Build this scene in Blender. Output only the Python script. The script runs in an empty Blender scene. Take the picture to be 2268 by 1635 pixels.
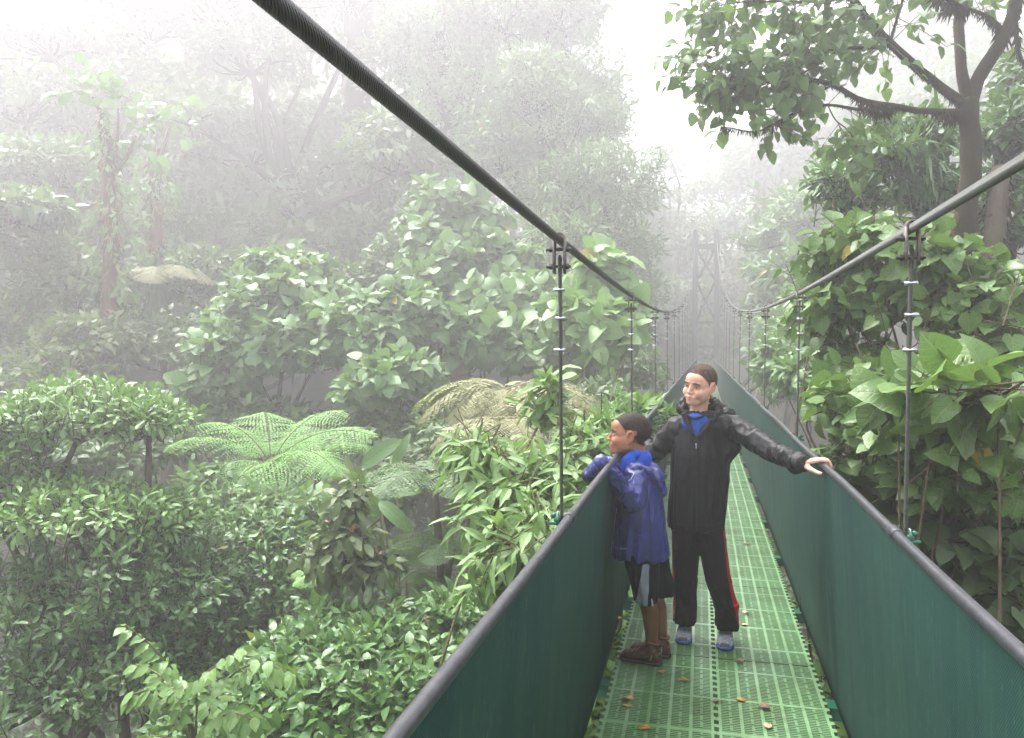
import bpy, bmesh, math, random
import numpy as np
from mathutils import Vector, Matrix, Euler, noise as mnoise

R = math.radians
scene = bpy.context.scene
COL = scene.collection
rng = np.random.default_rng(7)
random.seed(7)

# ------------------------------------------------------------------ camera
CAM = np.array([-0.073, 0.0, 1.58])
YAW, PIT, FPX = R(13.44), R(1.426), 1750.0        # focal length in px of a 2268 px wide frame
FWD = np.array([-math.sin(YAW)*math.cos(PIT), math.cos(YAW)*math.cos(PIT), -math.sin(PIT)])
RGT = np.array([math.cos(YAW), math.sin(YAW), 0.0])
UPV = np.cross(RGT, FWD)

def ray(px, py):
    return FWD + RGT*(px-1134)/FPX - UPV*(py-817.3)/FPX
def P(px, py, d):
    "point seen at px,py (2268 px frame) at distance d along the view"
    return CAM + d*ray(px, py)
def PY(px, py, Y):
    r = ray(px, py); return CAM + r*((Y-CAM[1])/r[1])
def PX(px, py, X):
    r = ray(px, py); return CAM + r*((X-CAM[0])/r[0])
def PZ(px, py, Z):
    r = ray(px, py); return CAM + r*((Z-CAM[2])/r[2])

cd = bpy.data.cameras.new('camera'); cam = bpy.data.objects.new('camera', cd); COL.objects.link(cam)
cam.location = CAM
cam.rotation_euler = Matrix((RGT, UPV, -FWD)).transposed().to_euler()
cd.sensor_fit = 'HORIZONTAL'; cd.sensor_width = 36; cd.lens = 36*FPX/2268
cd.clip_start = 0.05; cd.clip_end = 600
scene.camera = cam

# ------------------------------------------------------------------ materials
def S(r, g, b):
    "sRGB 0-255 to linear"
    f = lambda c: (c/255/12.92) if c/255 <= .04045 else ((c/255+.055)/1.055)**2.4
    return (f(r), f(g), f(b), 1)

class NT:
    def __init__(s, name):
        s.m = bpy.data.materials.new(name); s.m.use_nodes = True
        s.t = s.m.node_tree; s.t.nodes.clear()
        s.out = s.n('ShaderNodeOutputMaterial')
    def n(s, typ, **kw):
        nd = s.t.nodes.new(typ)
        for k, v in kw.items():
            if k.startswith('i_'):
                nd.inputs[k[2:].replace('_', ' ')].default_value = v
            else: setattr(nd, k, v)
        return nd
    def l(s, a, b): s.t.links.new(a, b)
    def val(s, x, sock):
        if hasattr(x, 'is_output'): s.l(x, sock)
        else: sock.default_value = x
    def math(s, op, a, b=0.0, c=None):
        nd = s.n('ShaderNodeMath', operation=op)
        s.val(a, nd.inputs[0]); s.val(b, nd.inputs[1])
        if c is not None: s.val(c, nd.inputs[2])
        return nd.outputs[0]
    def mix(s, f, a, b, blend='MIX'):
        nd = s.n('ShaderNodeMix', data_type='RGBA', blend_type=blend)
        s.val(f, nd.inputs[0]); s.val(a, nd.inputs[6]); s.val(b, nd.inputs[7])
        return nd.outputs[2]
    def noise(s, scale, vec=None, detail=4, rough=.55, out=0):
        nd = s.n('ShaderNodeTexNoise'); nd.inputs['Scale'].default_value = scale
        nd.inputs['Detail'].default_value = detail; nd.inputs['Roughness'].default_value = rough
        if vec is not None: s.l(vec, nd.inputs['Vector'])
        return nd.outputs[out]
    def ramp(s, f, stops):
        nd = s.n('ShaderNodeValToRGB'); e = nd.color_ramp.elements
        while len(e) < len(stops): e.new(.5)
        for i, (p, c) in enumerate(stops): e[i].position = p; e[i].color = c if len(c) == 4 else (*c, 1)
        s.val(f, nd.inputs[0]); return nd.outputs[0]
    def mrange(s, v, a, b, c=0., d=1.):
        nd = s.n('ShaderNodeMapRange'); s.val(v, nd.inputs[0])
        for i, x in enumerate((a, b, c, d)): nd.inputs[i+1].default_value = x
        return nd.outputs[0]
    def co(s, which='Object'): return s.n('ShaderNodeTexCoord').outputs[which]
    def scale(s, vec, sc):
        nd = s.n('ShaderNodeMapping'); nd.inputs['Scale'].default_value = sc; s.l(vec, nd.inputs['Vector']); return nd.outputs[0]
    def attr(s, name, out='Fac'): return s.n('ShaderNodeAttribute', attribute_name=name).outputs[out]
    def bump(s, h, strength=.5, dist=.01):
        nd = s.n('ShaderNodeBump'); nd.inputs['Strength'].default_value = strength
        nd.inputs['Distance'].default_value = dist; s.l(h, nd.inputs['Height']); return nd.outputs[0]
    def pbr(s, col, rough=.5, metal=0., normal=None, spec=.5, finish=True, sheen=0.):
        b = s.n('ShaderNodeBsdfPrincipled')
        s.val(col, b.inputs['Base Color']); s.val(rough, b.inputs['Roughness']); s.val(metal, b.inputs['Metallic'])
        b.inputs['Specular IOR Level'].default_value = spec
        if sheen: b.inputs['Sheen Weight'].default_value = sheen
        if normal is not None: s.l(normal, b.inputs['Normal'])
        if finish: s.l(b.outputs[0], s.out.inputs[0])
        return b

def leaf_mat(name, c1, c2, yellow=(.30, .24, .03, 1), ythr=.965, vein=.35, rough=.38, trans=.30, under=1.25, nveins=9., spec=.5, spots=.0):
    k = NT(name)
    rnd = k.attr('rnd')
    base = k.mix(rnd, c1, c2)
    nz = k.noise(.9, k.co('Object'), 2)
    base = k.mix(k.mrange(nz, .35, .65, 0, .5), base, k.mix(.5, c1, (c2[0]*.7, c2[1]*.9, c2[2]*.6, 1)))
    base = k.mix(k.math('GREATER_THAN', rnd, ythr), base, yellow)
    uv = k.n('ShaderNodeUVMap').outputs[0]
    sp = k.n('ShaderNodeSeparateXYZ'); k.l(uv, sp.inputs[0])
    ax = k.math('ABSOLUTE', k.math('SUBTRACT', sp.outputs[0], .5))
    mid = k.mrange(ax, .008, .03, 1, 0)
    saw = k.math('FRACT', k.math('MULTIPLY', k.math('SUBTRACT', sp.outputs[1], k.math('MULTIPLY', ax, .75)), nveins))
    side = k.mrange(k.math('ABSOLUTE', k.math('SUBTRACT', saw, .5)), .0, .12, .7, 0)
    v = k.math('MULTIPLY', k.math('MAXIMUM', mid, side), vein)
    light = k.mix(.55, base, (.35, .42, .18, 1))
    base = k.mix(v, base, light)
    if spots:
        pn = k.noise(55, k.co('Object'), 2)
        base = k.mix(k.mrange(pn, .62, .68, 0, spots), base, (.09, .06, .02, 1))
    geo = k.n('ShaderNodeNewGeometry')
    ul = k.mix(.35, base, (.14, .20, .09, 1))
    base = k.mix(k.math('MULTIPLY', geo.outputs['Backfacing'], min(1, under-.5)), base, ul)
    rg = k.math('ADD', k.math('MULTIPLY', geo.outputs['Backfacing'], .2), rough)
    oc = k.co('Object')
    base = k.mix(k.mrange(k.noise(21, oc, 4), .52, .72, 0, .38), base, (.16, .17, .045, 1))
    base = k.mix(k.mrange(k.noise(34, oc, 3), .60, .74, 0, .45), base, k.mix(.6, base, (.02, .05, .015, 1)))
    rg = k.math('ADD', rg, k.mrange(k.noise(28, oc, 3), .3, .7, -.06, .16))
    hh = k.math('ADD', k.math('MULTIPLY', v, -1.5), k.math('MULTIPLY', k.noise(40, oc, 3), 1.2))
    b = k.pbr(base, rg, 0, k.bump(hh, .45, .006), spec=spec, finish=False)
    t = k.n('ShaderNodeBsdfTranslucent'); k.l(k.mix(.5, base, (.16, .30, .03, 1)), t.inputs[0])
    ms = k.n('ShaderNodeMixShader'); ms.inputs[0].default_value = trans
    k.l(b.outputs[0], ms.inputs[1]); k.l(t.outputs[0], ms.inputs[2]); k.l(ms.outputs[0], k.out.inputs[0])
    return k.m

def bark_mat(name, c1, c2, moss, mossamt=.5, scale=9.):
    k = NT(name)
    oc = k.co('Object')
    v = k.scale(oc, (1, 1, .35))
    n1 = k.noise(scale, v, 6, .65)
    n2 = k.noise(scale*.35, oc, 4)
    base = k.mix(n1, c1, c2)
    base = k.mix(k.mrange(n2, .62-mossamt*.35, .72-mossamt*.2, 0, 1), base, moss)
    k.pbr(base, .9, 0, k.bump(k.noise(scale*3, v, 6, .7), .9, .02), spec=.2)
    return k.m

def plain(name, col, rough=.5, metal=0., noise=0., nscale=40., bump=0., spec=.5):
    k = NT(name); c = col; oc = k.co('Object'); nm = None
    if noise:
        nn = k.noise(nscale, oc, 5)
        c = k.mix(k.mrange(nn, .3, .7), tuple(x*(1-noise) for x in col[:3])+(1,), tuple(min(1, x*(1+noise)) for x in col[:3])+(1,))
    if bump: nm = k.bump(k.noise(nscale*2, oc, 5), bump, .004)
    k.pbr(c, rough, metal, nm, spec); return k.m

# ------------------------------------------------------------------ mesh helpers
class MB:
    "collects polygons; builds ONE mesh object"
    def __init__(s):
        s.v = []; s.li = []; s.lt = []; s.rnd = []; s.uv = []; s.nv = 0; s.smooth = True
    def add(s, V, faces, rnd=.5, uv=None):
        V = np.asarray(V, float).reshape(-1, 3)
        s.v.append(V)
        for f in faces:
            s.li.append(np.asarray(f, np.int64)+s.nv); s.lt.append(np.array([len(f)]))
        s.rnd.append(np.full(len(V), rnd) if np.isscalar(rnd) else np.asarray(rnd))
        s.uv.append(np.zeros((len(V), 2)) if uv is None else np.asarray(uv, float))
        s.nv += len(V)
    def add_flat(s, V, li, lt, rnd, uv):
        s.v.append(V); s.li.append(li+s.nv); s.lt.append(lt); s.rnd.append(rnd); s.uv.append(uv); s.nv += len(V)
    def box(s, a, b):
        (x0, y0, z0), (x1, y1, z1) = a, b
        V = [(x0,y0,z0),(x1,y0,z0),(x1,y1,z0),(x0,y1,z0),(x0,y0,z1),(x1,y0,z1),(x1,y1,z1),(x0,y1,z1)]
        s.add(V, [(3,2,1,0),(4,5,6,7),(0,1,5,4),(1,2,6,5),(2,3,7,6),(3,0,4,7)])
    def tube(s, pts, rad, n=8, cap=True, rnd=.5, ell=None):
        pts = np.asarray(pts, float); m = len(pts)
        rad = np.full(m, rad) if np.isscalar(rad) else np.asarray(rad, float)
        T = np.gradient(pts, axis=0); T /= np.linalg.norm(T, axis=1)[:, None]+1e-12
        ref = np.array([0, 0, 1.]) if abs(T[0][2]) < .9 else np.array([1., 0, 0])
        A = np.cross(T[0], ref); A /= np.linalg.norm(A)
        V = []; uv = []; L = 0
        for i in range(m):
            A = A - T[i]*(A@T[i]); A /= np.linalg.norm(A)+1e-12
            B = np.cross(T[i], A)
            if i: L += np.linalg.norm(pts[i]-pts[i-1])
            for j in range(n):
                th = 2*math.pi*j/n
                V.append(pts[i]+rad[i]*(math.cos(th)*A+math.sin(th)*B)); uv.append((j/n, L))
        F = []
        for i in range(m-1):
            for j in range(n):
                F.append((i*n+j, i*n+(j+1) % n, (i+1)*n+(j+1) % n, (i+1)*n+j))
        if cap: F += [tuple(range(n-1, -1, -1)), tuple((m-1)*n+j for j in range(n))]
        s.add(V, F, rnd, uv)
    def ell(s, c, r, rot=None, nu=16, nv=10):
        V = []; c = np.asarray(c, float); r = np.asarray(r, float)
        if r.ndim == 0: r = np.full(3, float(r))
        M = np.eye(3) if rot is None else np.asarray(rot)
        for i in range(nv+1):
            ph = math.pi*i/nv
            for j in range(nu):
                th = 2*math.pi*j/nu
                V.append(c+M@(r*np.array([math.sin(ph)*math.cos(th), math.sin(ph)*math.sin(th), math.cos(ph)])))
        F = [(i*nu+j, (i+1)*nu+j, (i+1)*nu+(j+1) % nu, i*nu+(j+1) % nu) for i in range(nv) for j in range(nu)]
        s.add(V, F)
    def cap(s, a, b, ra, rb=None, n=14, flat=None):
        "tapered capsule; flat=(axis, factor) squashes along an axis"
        rb = ra if rb is None else rb
        a = np.asarray(a, float); b = np.asarray(b, float); d = b-a; L = np.linalg.norm(d)+1e-9; d /= L
        pts, rr = [], []
        for t in (-1, -.92, -.7, -.4, 0): pts.append(a+d*ra*t); rr.append(ra*math.sqrt(max(0.0004, 1-t*t)))
        for t in (0, .4, .7, .92, 1): pts.append(b+d*rb*t); rr.append(rb*math.sqrt(max(0.0004, 1-t*t)))
        if flat is None: s.tube(pts, rr, n); return
        k = s.nv; s.tube(pts, rr, n)
        ax, f = np.asarray(flat[0], float), flat[1]; ax /= np.linalg.norm(ax)
        V = s.v[-1]; base = a + np.outer((V-a)@d, d); off = V-base
        V -= np.outer((off@ax)*(1-f), ax)
    def loft(s, secs, n=28):
        "closed loft; secs: (centre, axis_u, axis_v)  superellipse-ish rings"
        V = []
        for c, u, v in secs:
            c, u, v = map(lambda q: np.asarray(q, float), (c, u, v))
            for j in range(n):
                th = 2*math.pi*j/n; ct, st = math.cos(th), math.sin(th)
                V.append(c+u*math.copysign(abs(ct)**.85, ct)+v*math.copysign(abs(st)**.85, st))
        m = len(secs)
        F = [(i*n+j, i*n+(j+1) % n, (i+1)*n+(j+1) % n, (i+1)*n+j) for i in range(m-1) for j in range(n)]
        F += [tuple(range(n-1, -1, -1)), tuple((m-1)*n+j for j in range(n))]
        s.add(V, F)
    def mesh(s, name):
        me = bpy.data.meshes.new(name)
        V = np.concatenate(s.v); li = np.concatenate(s.li).astype(np.int32); lt = np.concatenate(s.lt).astype(np.int32)
        rn = np.concatenate(s.rnd).astype(np.float32); uv = np.concatenate(s.uv).astype(np.float32)
        me.vertices.add(len(V)); me.vertices.foreach_set('co', V.astype(np.float32).ravel())
        me.loops.add(len(li)); me.loops.foreach_set('vertex_index', li)
        me.polygons.add(len(lt))
        ls = np.zeros(len(lt), np.int32); ls[1:] = np.cumsum(lt)[:-1]
        me.polygons.foreach_set('loop_start', ls); me.polygons.foreach_set('loop_total', lt)
        me.polygons.foreach_set('use_smooth', np.full(len(lt), s.smooth))
        me.update(calc_edges=True)
        a = me.attributes.new('rnd', 'FLOAT', 'POINT'); a.data.foreach_set('value', rn)
        u = me.uv_layers.new(name='UVMap'); u.data.foreach_set('uv', uv[li].ravel())
        return me
    def build(s, name, mat, parent=None, flat=False):
        if flat: s.smooth = False
        me = s.mesh(name)
        if mat: me.materials.append(mat)
        return link(bpy.data.objects.new(name, me), parent)

def link(o, parent=None):
    COL.objects.link(o)
    if parent is not None: o.parent = parent
    return o
def tag(o, label=None, cat=None, group=None, kind=None):
    if label: o['label'] = label
    if cat: o['category'] = cat
    if group: o['group'] = group
    if kind: o['kind'] = kind
    return o
def empty(name, loc=(0, 0, 0), label=None, cat=None, group=None):
    o = bpy.data.objects.new(name, None); o.location = loc; o.empty_display_size = .1; link(o)
    return tag(o, label, cat, group)
def copy_under(o, parent):
    c = o.copy(); COL.objects.link(c); c.parent = parent; return c

def unit(v):
    v = np.asarray(v, float); return v/(np.linalg.norm(v, axis=-1, keepdims=True)+1e-12)

# ------------------------------------------------------------------ leaves
ROWS8 = [0, .07, .18, .36, .56, .76, .91, 1]
SHAPES = {
 'heart': ([.10, .40, .50, .50, .43, .28, .10, 0], .14),
 'round': ([.10, .34, .46, .49, .45, .34, .19, 0], .08),
 'ovate': ([0, .12, .22, .27, .245, .155, .055, 0], 0),
 'obov':  ([0, .04, .085, .15, .205, .225, .155, 0], 0),
 'lance': ([0, .06, .105, .135, .125, .08, .028, 0], 0),
 'strap': ([.02, .03, .035, .04, .04, .03, .015, 0], 0),
 'broad': ([0, .10, .16, .19, .195, .165, .09, 0], 0),
}
def leaf_tpl(kind, lod=0, fold=.25, droop=.22, wob=.0, seed=0):
    w, back = SHAPES[kind]; t = list(ROWS8); w = list(w)
    if lod == 1:
        idx = [0, 2, 4, 6, 7]; t = [t[i] for i in idx]; w = [w[i] for i in idx]
    if lod == 2:
        t = [0, .45, 1]; w = [w[0]*.5, max(w)*.95, 0]
    r = random.Random(seed)
    V, UV, F = [], [], []
    for i, (tt, ww) in enumerate(zip(t, w)):
        z = -droop*tt*tt
        last = i == len(t)-1
        if ww == 0:
            V.append((0, tt, z)); UV.append((.5, tt))
        else:
            e = tt - back*(1-tt)**3
            for sx in (-1, 0, 1):
                j = (r.random()-.5)*wob
                V.append((sx*ww*(1+j), (e if sx else tt), z+abs(sx)*ww*fold+(r.random()-.5)*wob*.25*abs(sx)))
                UV.append((.5+sx*ww, tt if sx == 0 else tt))
    # faces
    cur = []; k = 0
    for ww in w:
        if ww == 0: cur.append([k]); k += 1
        else: cur.append([k, k+1, k+2]); k += 3
    for a, b in zip(cur[:-1], cur[1:]):
        if len(a) == 1: F += [(a[0], b[1], b[0]), (a[0], b[2], b[1])]
        elif len(b) == 1: F += [(a[0], a[1], b[0]), (a[1], a[2], b[0])]
        else: F += [(a[0], a[1], b[1], b[0]), (a[1], a[2], b[2], b[1])]
    li = np.concatenate([np.array(f) for f in F]); lt = np.array([len(f) for f in F])
    return np.array(V), li, lt, np.array(UV)

def put_leaves(mb, tpls, pos, axis, nrm, size, rnd):
    "leaf blades: base at pos, pointing along axis, upper face towards nrm"
    y = unit(axis); z = nrm - y*(np.sum(nrm*y, 1, keepdims=True)); z = unit(z); x = np.cross(y, z)
    M = np.stack([x, y, z], 2)                       # N,3,3
    N = len(pos); which = np.arange(N) % len(tpls)
    for q, (V, li, lt, UV) in enumerate(tpls):
        s = which == q; n = int(s.sum())
        if not n: continue
        W = pos[s][:, None, :] + size[s][:, None, None]*np.einsum('nij,vj->nvi', M[s], V)
        nv = len(V)
        L = (li[None, :] + (np.arange(n)*nv)[:, None]).ravel()
        mb.add_flat(W.reshape(-1, 3), L, np.tile(lt, n), np.repeat(rnd[s], nv), np.tile(UV, (n, 1)))

def put_sticks(mb, A, B, ra, rb, sag=0., n=3):
    "many thin three-sided tapered sticks with one bend"
    N = len(A); A = np.asarray(A); B = np.asarray(B)
    mid = (A+B)/2; mid[:, 2] += sag*np.linalg.norm(B-A, axis=1)
    d = unit(B-A); ref = np.where(np.abs(d[:, 2:3]) < .9, np.array([[0, 0, 1.]]), np.array([[1., 0, 0]]))
    u = unit(np.cross(d, ref)); v = np.cross(d, u)
    rings = []
    for Pp, r in ((A, ra), (mid, (ra+rb)/2), (B, rb)):
        for j in range(n):
            th = 2*math.pi*j/n
            rings.append(Pp + r*(math.cos(th)*u+math.sin(th)*v))
    V = np.stack(rings, 1)                           # N,3n,3
    F = []
    for i in range(2):
        for j in range(n): F.append((i*n+j, i*n+(j+1) % n, (i+1)*n+(j+1) % n, (i+1)*n+j))
    F = np.array(F).ravel(); nv = 3*n
    L = (F[None] + (np.arange(N)*nv)[:, None]).ravel()
    mb.add_flat(V.reshape(-1, 3), L, np.full(N*2*n, 4), np.full(N*nv, .5), np.zeros((N*nv, 2)))

def twig_leaves(mbL, mbS, A, B, tpls, per, size, rg, ang=60, droop=.25, up=.8, out=None, tip=True, spread=.35, petiole=.25, start=.25, stick=.006):
    "leaves set spirally along twigs A->B"
    N = len(A)
    if mbS is not None: put_sticks(mbS, A, B, stick, stick*.45, .03)
    d = unit(B-A); L = np.linalg.norm(B-A, axis=1)
    ref = np.where(np.abs(d[:, 2:3]) < .9, np.array([[0, 0, 1.]]), np.array([[1., 0, 0]]))
    u = unit(np.cross(d, ref)); v = np.cross(d, u)
    ph0 = rg.uniform(0, 6.28, N)
    pos, ax, nr, sz = [], [], [], []
    for k in range(per):
        t = start + (1-start)*(k+.5)/per + rg.normal(0, .03, N)
        t = np.clip(t, 0, 1)
        ph = ph0 + k*2.4 + rg.normal(0, .3, N)
        rad = np.cos(ph)[:, None]*u + np.sin(ph)[:, None]*v
        a = R(ang)*(1-.55*(k/per)) + rg.normal(0, .15, N)
        dirn = d*np.cos(a)[:, None] + rad*np.sin(a)[:, None]
        dirn = dirn + rg.normal(0, spread*.5, (N, 3)); dirn[:, 2] -= droop*rg.uniform(.3, 1.5, N)
        dirn = unit(dirn)
        s = size*rg.uniform(.6, 1.25, N)
        p0 = A + (B-A)*t[:, None]; p1 = p0 + dirn*(petiole*s)[:, None]
        if mbS is not None and petiole > .3: put_sticks(mbS, p0, p1, stick*.4, stick*.3)
        nn = np.array([[0, 0, up]]) + (0 if out is None else out*.5) + rad*.35 + rg.normal(0, spread, (N, 3))
        pos.append(p1); ax.append(dirn); nr.append(nn); sz.append(s)
    pos, ax, nr, sz = map(np.concatenate, (pos, ax, nr, sz))
    rn = np.clip(rg.beta(2, 2, len(pos))*.94 + (rg.random(len(pos)) > .985)*.3, 0, 1)
    put_leaves(mbL, tpls, pos, ax, nr, sz, rn)

def lobe_twigs(c, r, n, tl, rg, upbias=.35, zmin=-.6, inner=.5):
    "twigs whose tips fill the outer part of an ellipsoid"
    d = unit(rg.normal(0, 1, (n*3, 3))); d = d[d[:, 2] > zmin][:n]; n = len(d)
    u = rg.uniform(inner**2, 1, n)**.5
    lump = np.array([mnoise.noise(Vector((q*1.7+np.asarray(c)*.37).tolist())) for q in d])
    u = u*(1+.38*lump)
    B = c + d*r*u[:, None]
    out = unit(d/np.maximum(r, .05))
    td = unit(out + np.array([0, 0, upbias]) + rg.normal(0, .45, (n, 3)))
    A = B - td*tl*rg.uniform(.6, 1.2, n)[:, None]
    return A, B, out

def terrain(x, y):
    x = np.asarray(x, float); y = np.asarray(y, float)
    f = lambda v, a, b: np.clip((v-a)/(b-a), 0, 1)**2*(3-2*np.clip((v-a)/(b-a), 0, 1))
    z = -6.5 + 6.3*f(y, 14, 43) + 13*f(y, 42, 95) + 9*f(-x, 16, 60) + 5.0*f(x, 3, 14) + 9*f(x, 12, 50) + 4*f(-y, 4, 30)
    return z + .5*np.sin(x*.31+1.3)*np.sin(y*.27) + .25*np.sin(x*.9)*np.sin(y*.8+.4)

def limb(a, b, n=6, bow=.08, rg=rng):
    a = np.asarray(a, float); b = np.asarray(b, float); t = np.linspace(0, 1, n)[:, None]
    L = np.linalg.norm(b-a); off = rg.normal(0, bow*L, 3); off2 = rg.normal(0, bow*.4*L, 3)
    return a+(b-a)*t + off*np.sin(t*math.pi) + off2*np.sin(t*2*math.pi)

# ------------------------------------------------------------------ leaf and bark materials
M = {}
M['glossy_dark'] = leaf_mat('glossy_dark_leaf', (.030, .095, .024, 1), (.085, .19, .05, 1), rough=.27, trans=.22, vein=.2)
M['glossy_mid'] = leaf_mat('glossy_mid_leaf', (.045, .13, .032, 1), (.12, .25, .065, 1), rough=.28, trans=.25, vein=.25)
M['lime'] = leaf_mat('lime_leaf', (.07, .175, .03, 1), (.17, .32, .07, 1), rough=.27, trans=.26, vein=.2)
M['bright'] = leaf_mat('bright_leaf', (.11, .235, .055, 1), (.23, .36, .13, 1), rough=.36, trans=.34, vein=.5, nveins=7)
M['fresh'] = leaf_mat('fresh_green_leaf', (.08, .20, .035, 1), (.18, .31, .075, 1), rough=.36, trans=.34, vein=.3)
M['pale_round'] = leaf_mat('pale_round_leaf', (.08, .175, .06, 1), (.18, .29, .12, 1), rough=.42, trans=.3, vein=.35, nveins=6)
M['heart'] = leaf_mat('heart_leaf', (.05, .125, .026, 1), (.145, .26, .06, 1), rough=.34, trans=.25, vein=.5, nveins=5, ythr=.94, spots=.8)
M['hero'] = leaf_mat('tree_leaf', (.06, .135, .03, 1), (.135, .24, .065, 1), rough=.4, trans=.38, vein=.3, nveins=6, ythr=.96)
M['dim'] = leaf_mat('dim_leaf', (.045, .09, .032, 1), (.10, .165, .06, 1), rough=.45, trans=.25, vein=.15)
M['greyleaf'] = leaf_mat('grey_green_leaf', (.07, .12, .055, 1), (.15, .20, .10, 1), rough=.4, trans=.25, vein=.2)
M['olive'] = leaf_mat('olive_leaf', (.055, .10, .03, 1), (.12, .16, .045, 1), yellow=(.22, .09, .03, 1), ythr=.90, rough=.4, trans=.28, vein=.3)
M['fern'] = leaf_mat('fern_frond', (.17, .38, .09, 1), (.32, .56, .18, 1), rough=.5, trans=.4, vein=0)
M['fern_tan'] = leaf_mat('fern_frond_tan', (.22, .22, .10, 1), (.34, .32, .17, 1), rough=.6, trans=.3, vein=0, ythr=.93, yellow=(.25, .13, .06, 1))
M['fern_dark'] = leaf_mat('fern_frond_dark', (.05, .12, .035, 1), (.10, .18, .06, 1), rough=.5, trans=.3, vein=0)
M['rust'] = leaf_mat('rust_flower', (.22, .09, .04, 1), (.36, .19, .09, 1), rough=.7, trans=.2, vein=0, ythr=2)
M['bark'] = bark_mat('bark', (.016, .011, .008, 1), (.05, .036, .024, 1), (.034, .030, .010, 1), .6)
M['bark_red'] = bark_mat('bark_reddish', (.055, .028, .018, 1), (.15, .08, .055, 1), (.07, .05, .02, 1), .4)
M['bark_dark'] = bark_mat('bark_dark', (.03, .022, .017, 1), (.08, .06, .045, 1), (.05, .05, .02, 1), .4)
M['stem'] = plain('stem', (.10, .085, .035, 1), .7, noise=.4, nscale=20)
M['stem_brown'] = plain('stem_brown', (.09, .06, .035, 1), .8, noise=.4, nscale=20)
M['moss'] = plain('moss', (.032, .024, .011, 1), .95, noise=.5, nscale=12, spec=.1)
M['lichen'] = plain('lichen', (.16, .14, .07, 1), .95, noise=.5, nscale=12, spec=.1)

# ================================================================== BRIDGE
HW, HR, CW, HC = .467, 1.058, .507, 1.918     # rail half width / height, cable half width / lowest height
DW = .475
YT = 44.0
def xs(Y): return .17*max(0, (Y-4)/40)**1.5         # the walkway bends slightly towards the far tower
def cz(Y): return HC + .0035*(Y-4)**2 if Y > 4 else HC + .0022*(Y-4)**2

def cable_mat(name, col, moss, rough=.4):
    k = NT(name)
    uv = k.n('ShaderNodeUVMap').outputs[0]
    sp = k.n('ShaderNodeSeparateXYZ'); k.l(uv, sp.inputs[0])
    ph = k.math('SUBTRACT', k.math('MULTIPLY', sp.outputs[0], 18), k.math('MULTIPLY', sp.outputs[1], 18/.13))
    st = k.math('ABSOLUTE', k.math('SINE', k.math('MULTIPLY', ph, math.pi)))
    n = k.noise(6, k.co('Object'), 4)
    c = k.mix(k.mrange(n, .45, .7), col, moss)
    c = k.mix(k.mrange(st, 0, .5, .5, 0), c, (.012, .012, .012, 1))
    k.pbr(c, rough, .35, k.bump(st, 1, .003), spec=.4); return k.m
def rope_mat():
    k = NT('wire_rope')
    uv = k.n('ShaderNodeUVMap').outputs[0]
    sp = k.n('ShaderNodeSeparateXYZ'); k.l(uv, sp.inputs[0])
    ph = k.math('ADD', k.math('MULTIPLY', sp.outputs[0], 6), k.math('MULTIPLY', sp.outputs[1], 6/.06))
    st = k.math('ABSOLUTE', k.math('SINE', k.math('MULTIPLY', ph, math.pi)))
    c = k.mix(k.mrange(st, 0, .5), (.018, .02, .016, 1), (.11, .115, .10, 1))
    k.pbr(c, .45, .5, k.bump(st, 1, .002)); return k.m
def deck_mat():
    k = NT('deck_plastic'); oc = k.co('Object')
    n = k.noise(7, k.scale(oc, (1, 1, 1)), 6, .65); n2 = k.noise(1.3, oc, 3)
    g = k.n('ShaderNodeNewGeometry')
    n3 = k.noise(2.2, g.outputs['Position'], 5, .7)
    c = k.mix(k.mrange(n, .35, .7), (.098, .222, .085, 1), (.165, .31, .145, 1))
    c = k.mix(k.mrange(n3, .45, .62, 0, .85), c, (.075, .165, .045, 1))
    c = k.mix(k.mrange(k.noise(9, g.outputs['Position'], 6, .75), .55, .68, 0, .5), c, (.05, .07, .03, 1))
    c = k.mix(k.mrange(k.noise(30, g.outputs['Position'], 3), .62, .7, 0, .6), c, (.16, .33, .16, 1))
    k.pbr(c, k.mrange(n3, .4, .65, .34, .55), 0, k.bump(n, .3, .003), spec=.8); return k.m
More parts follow.
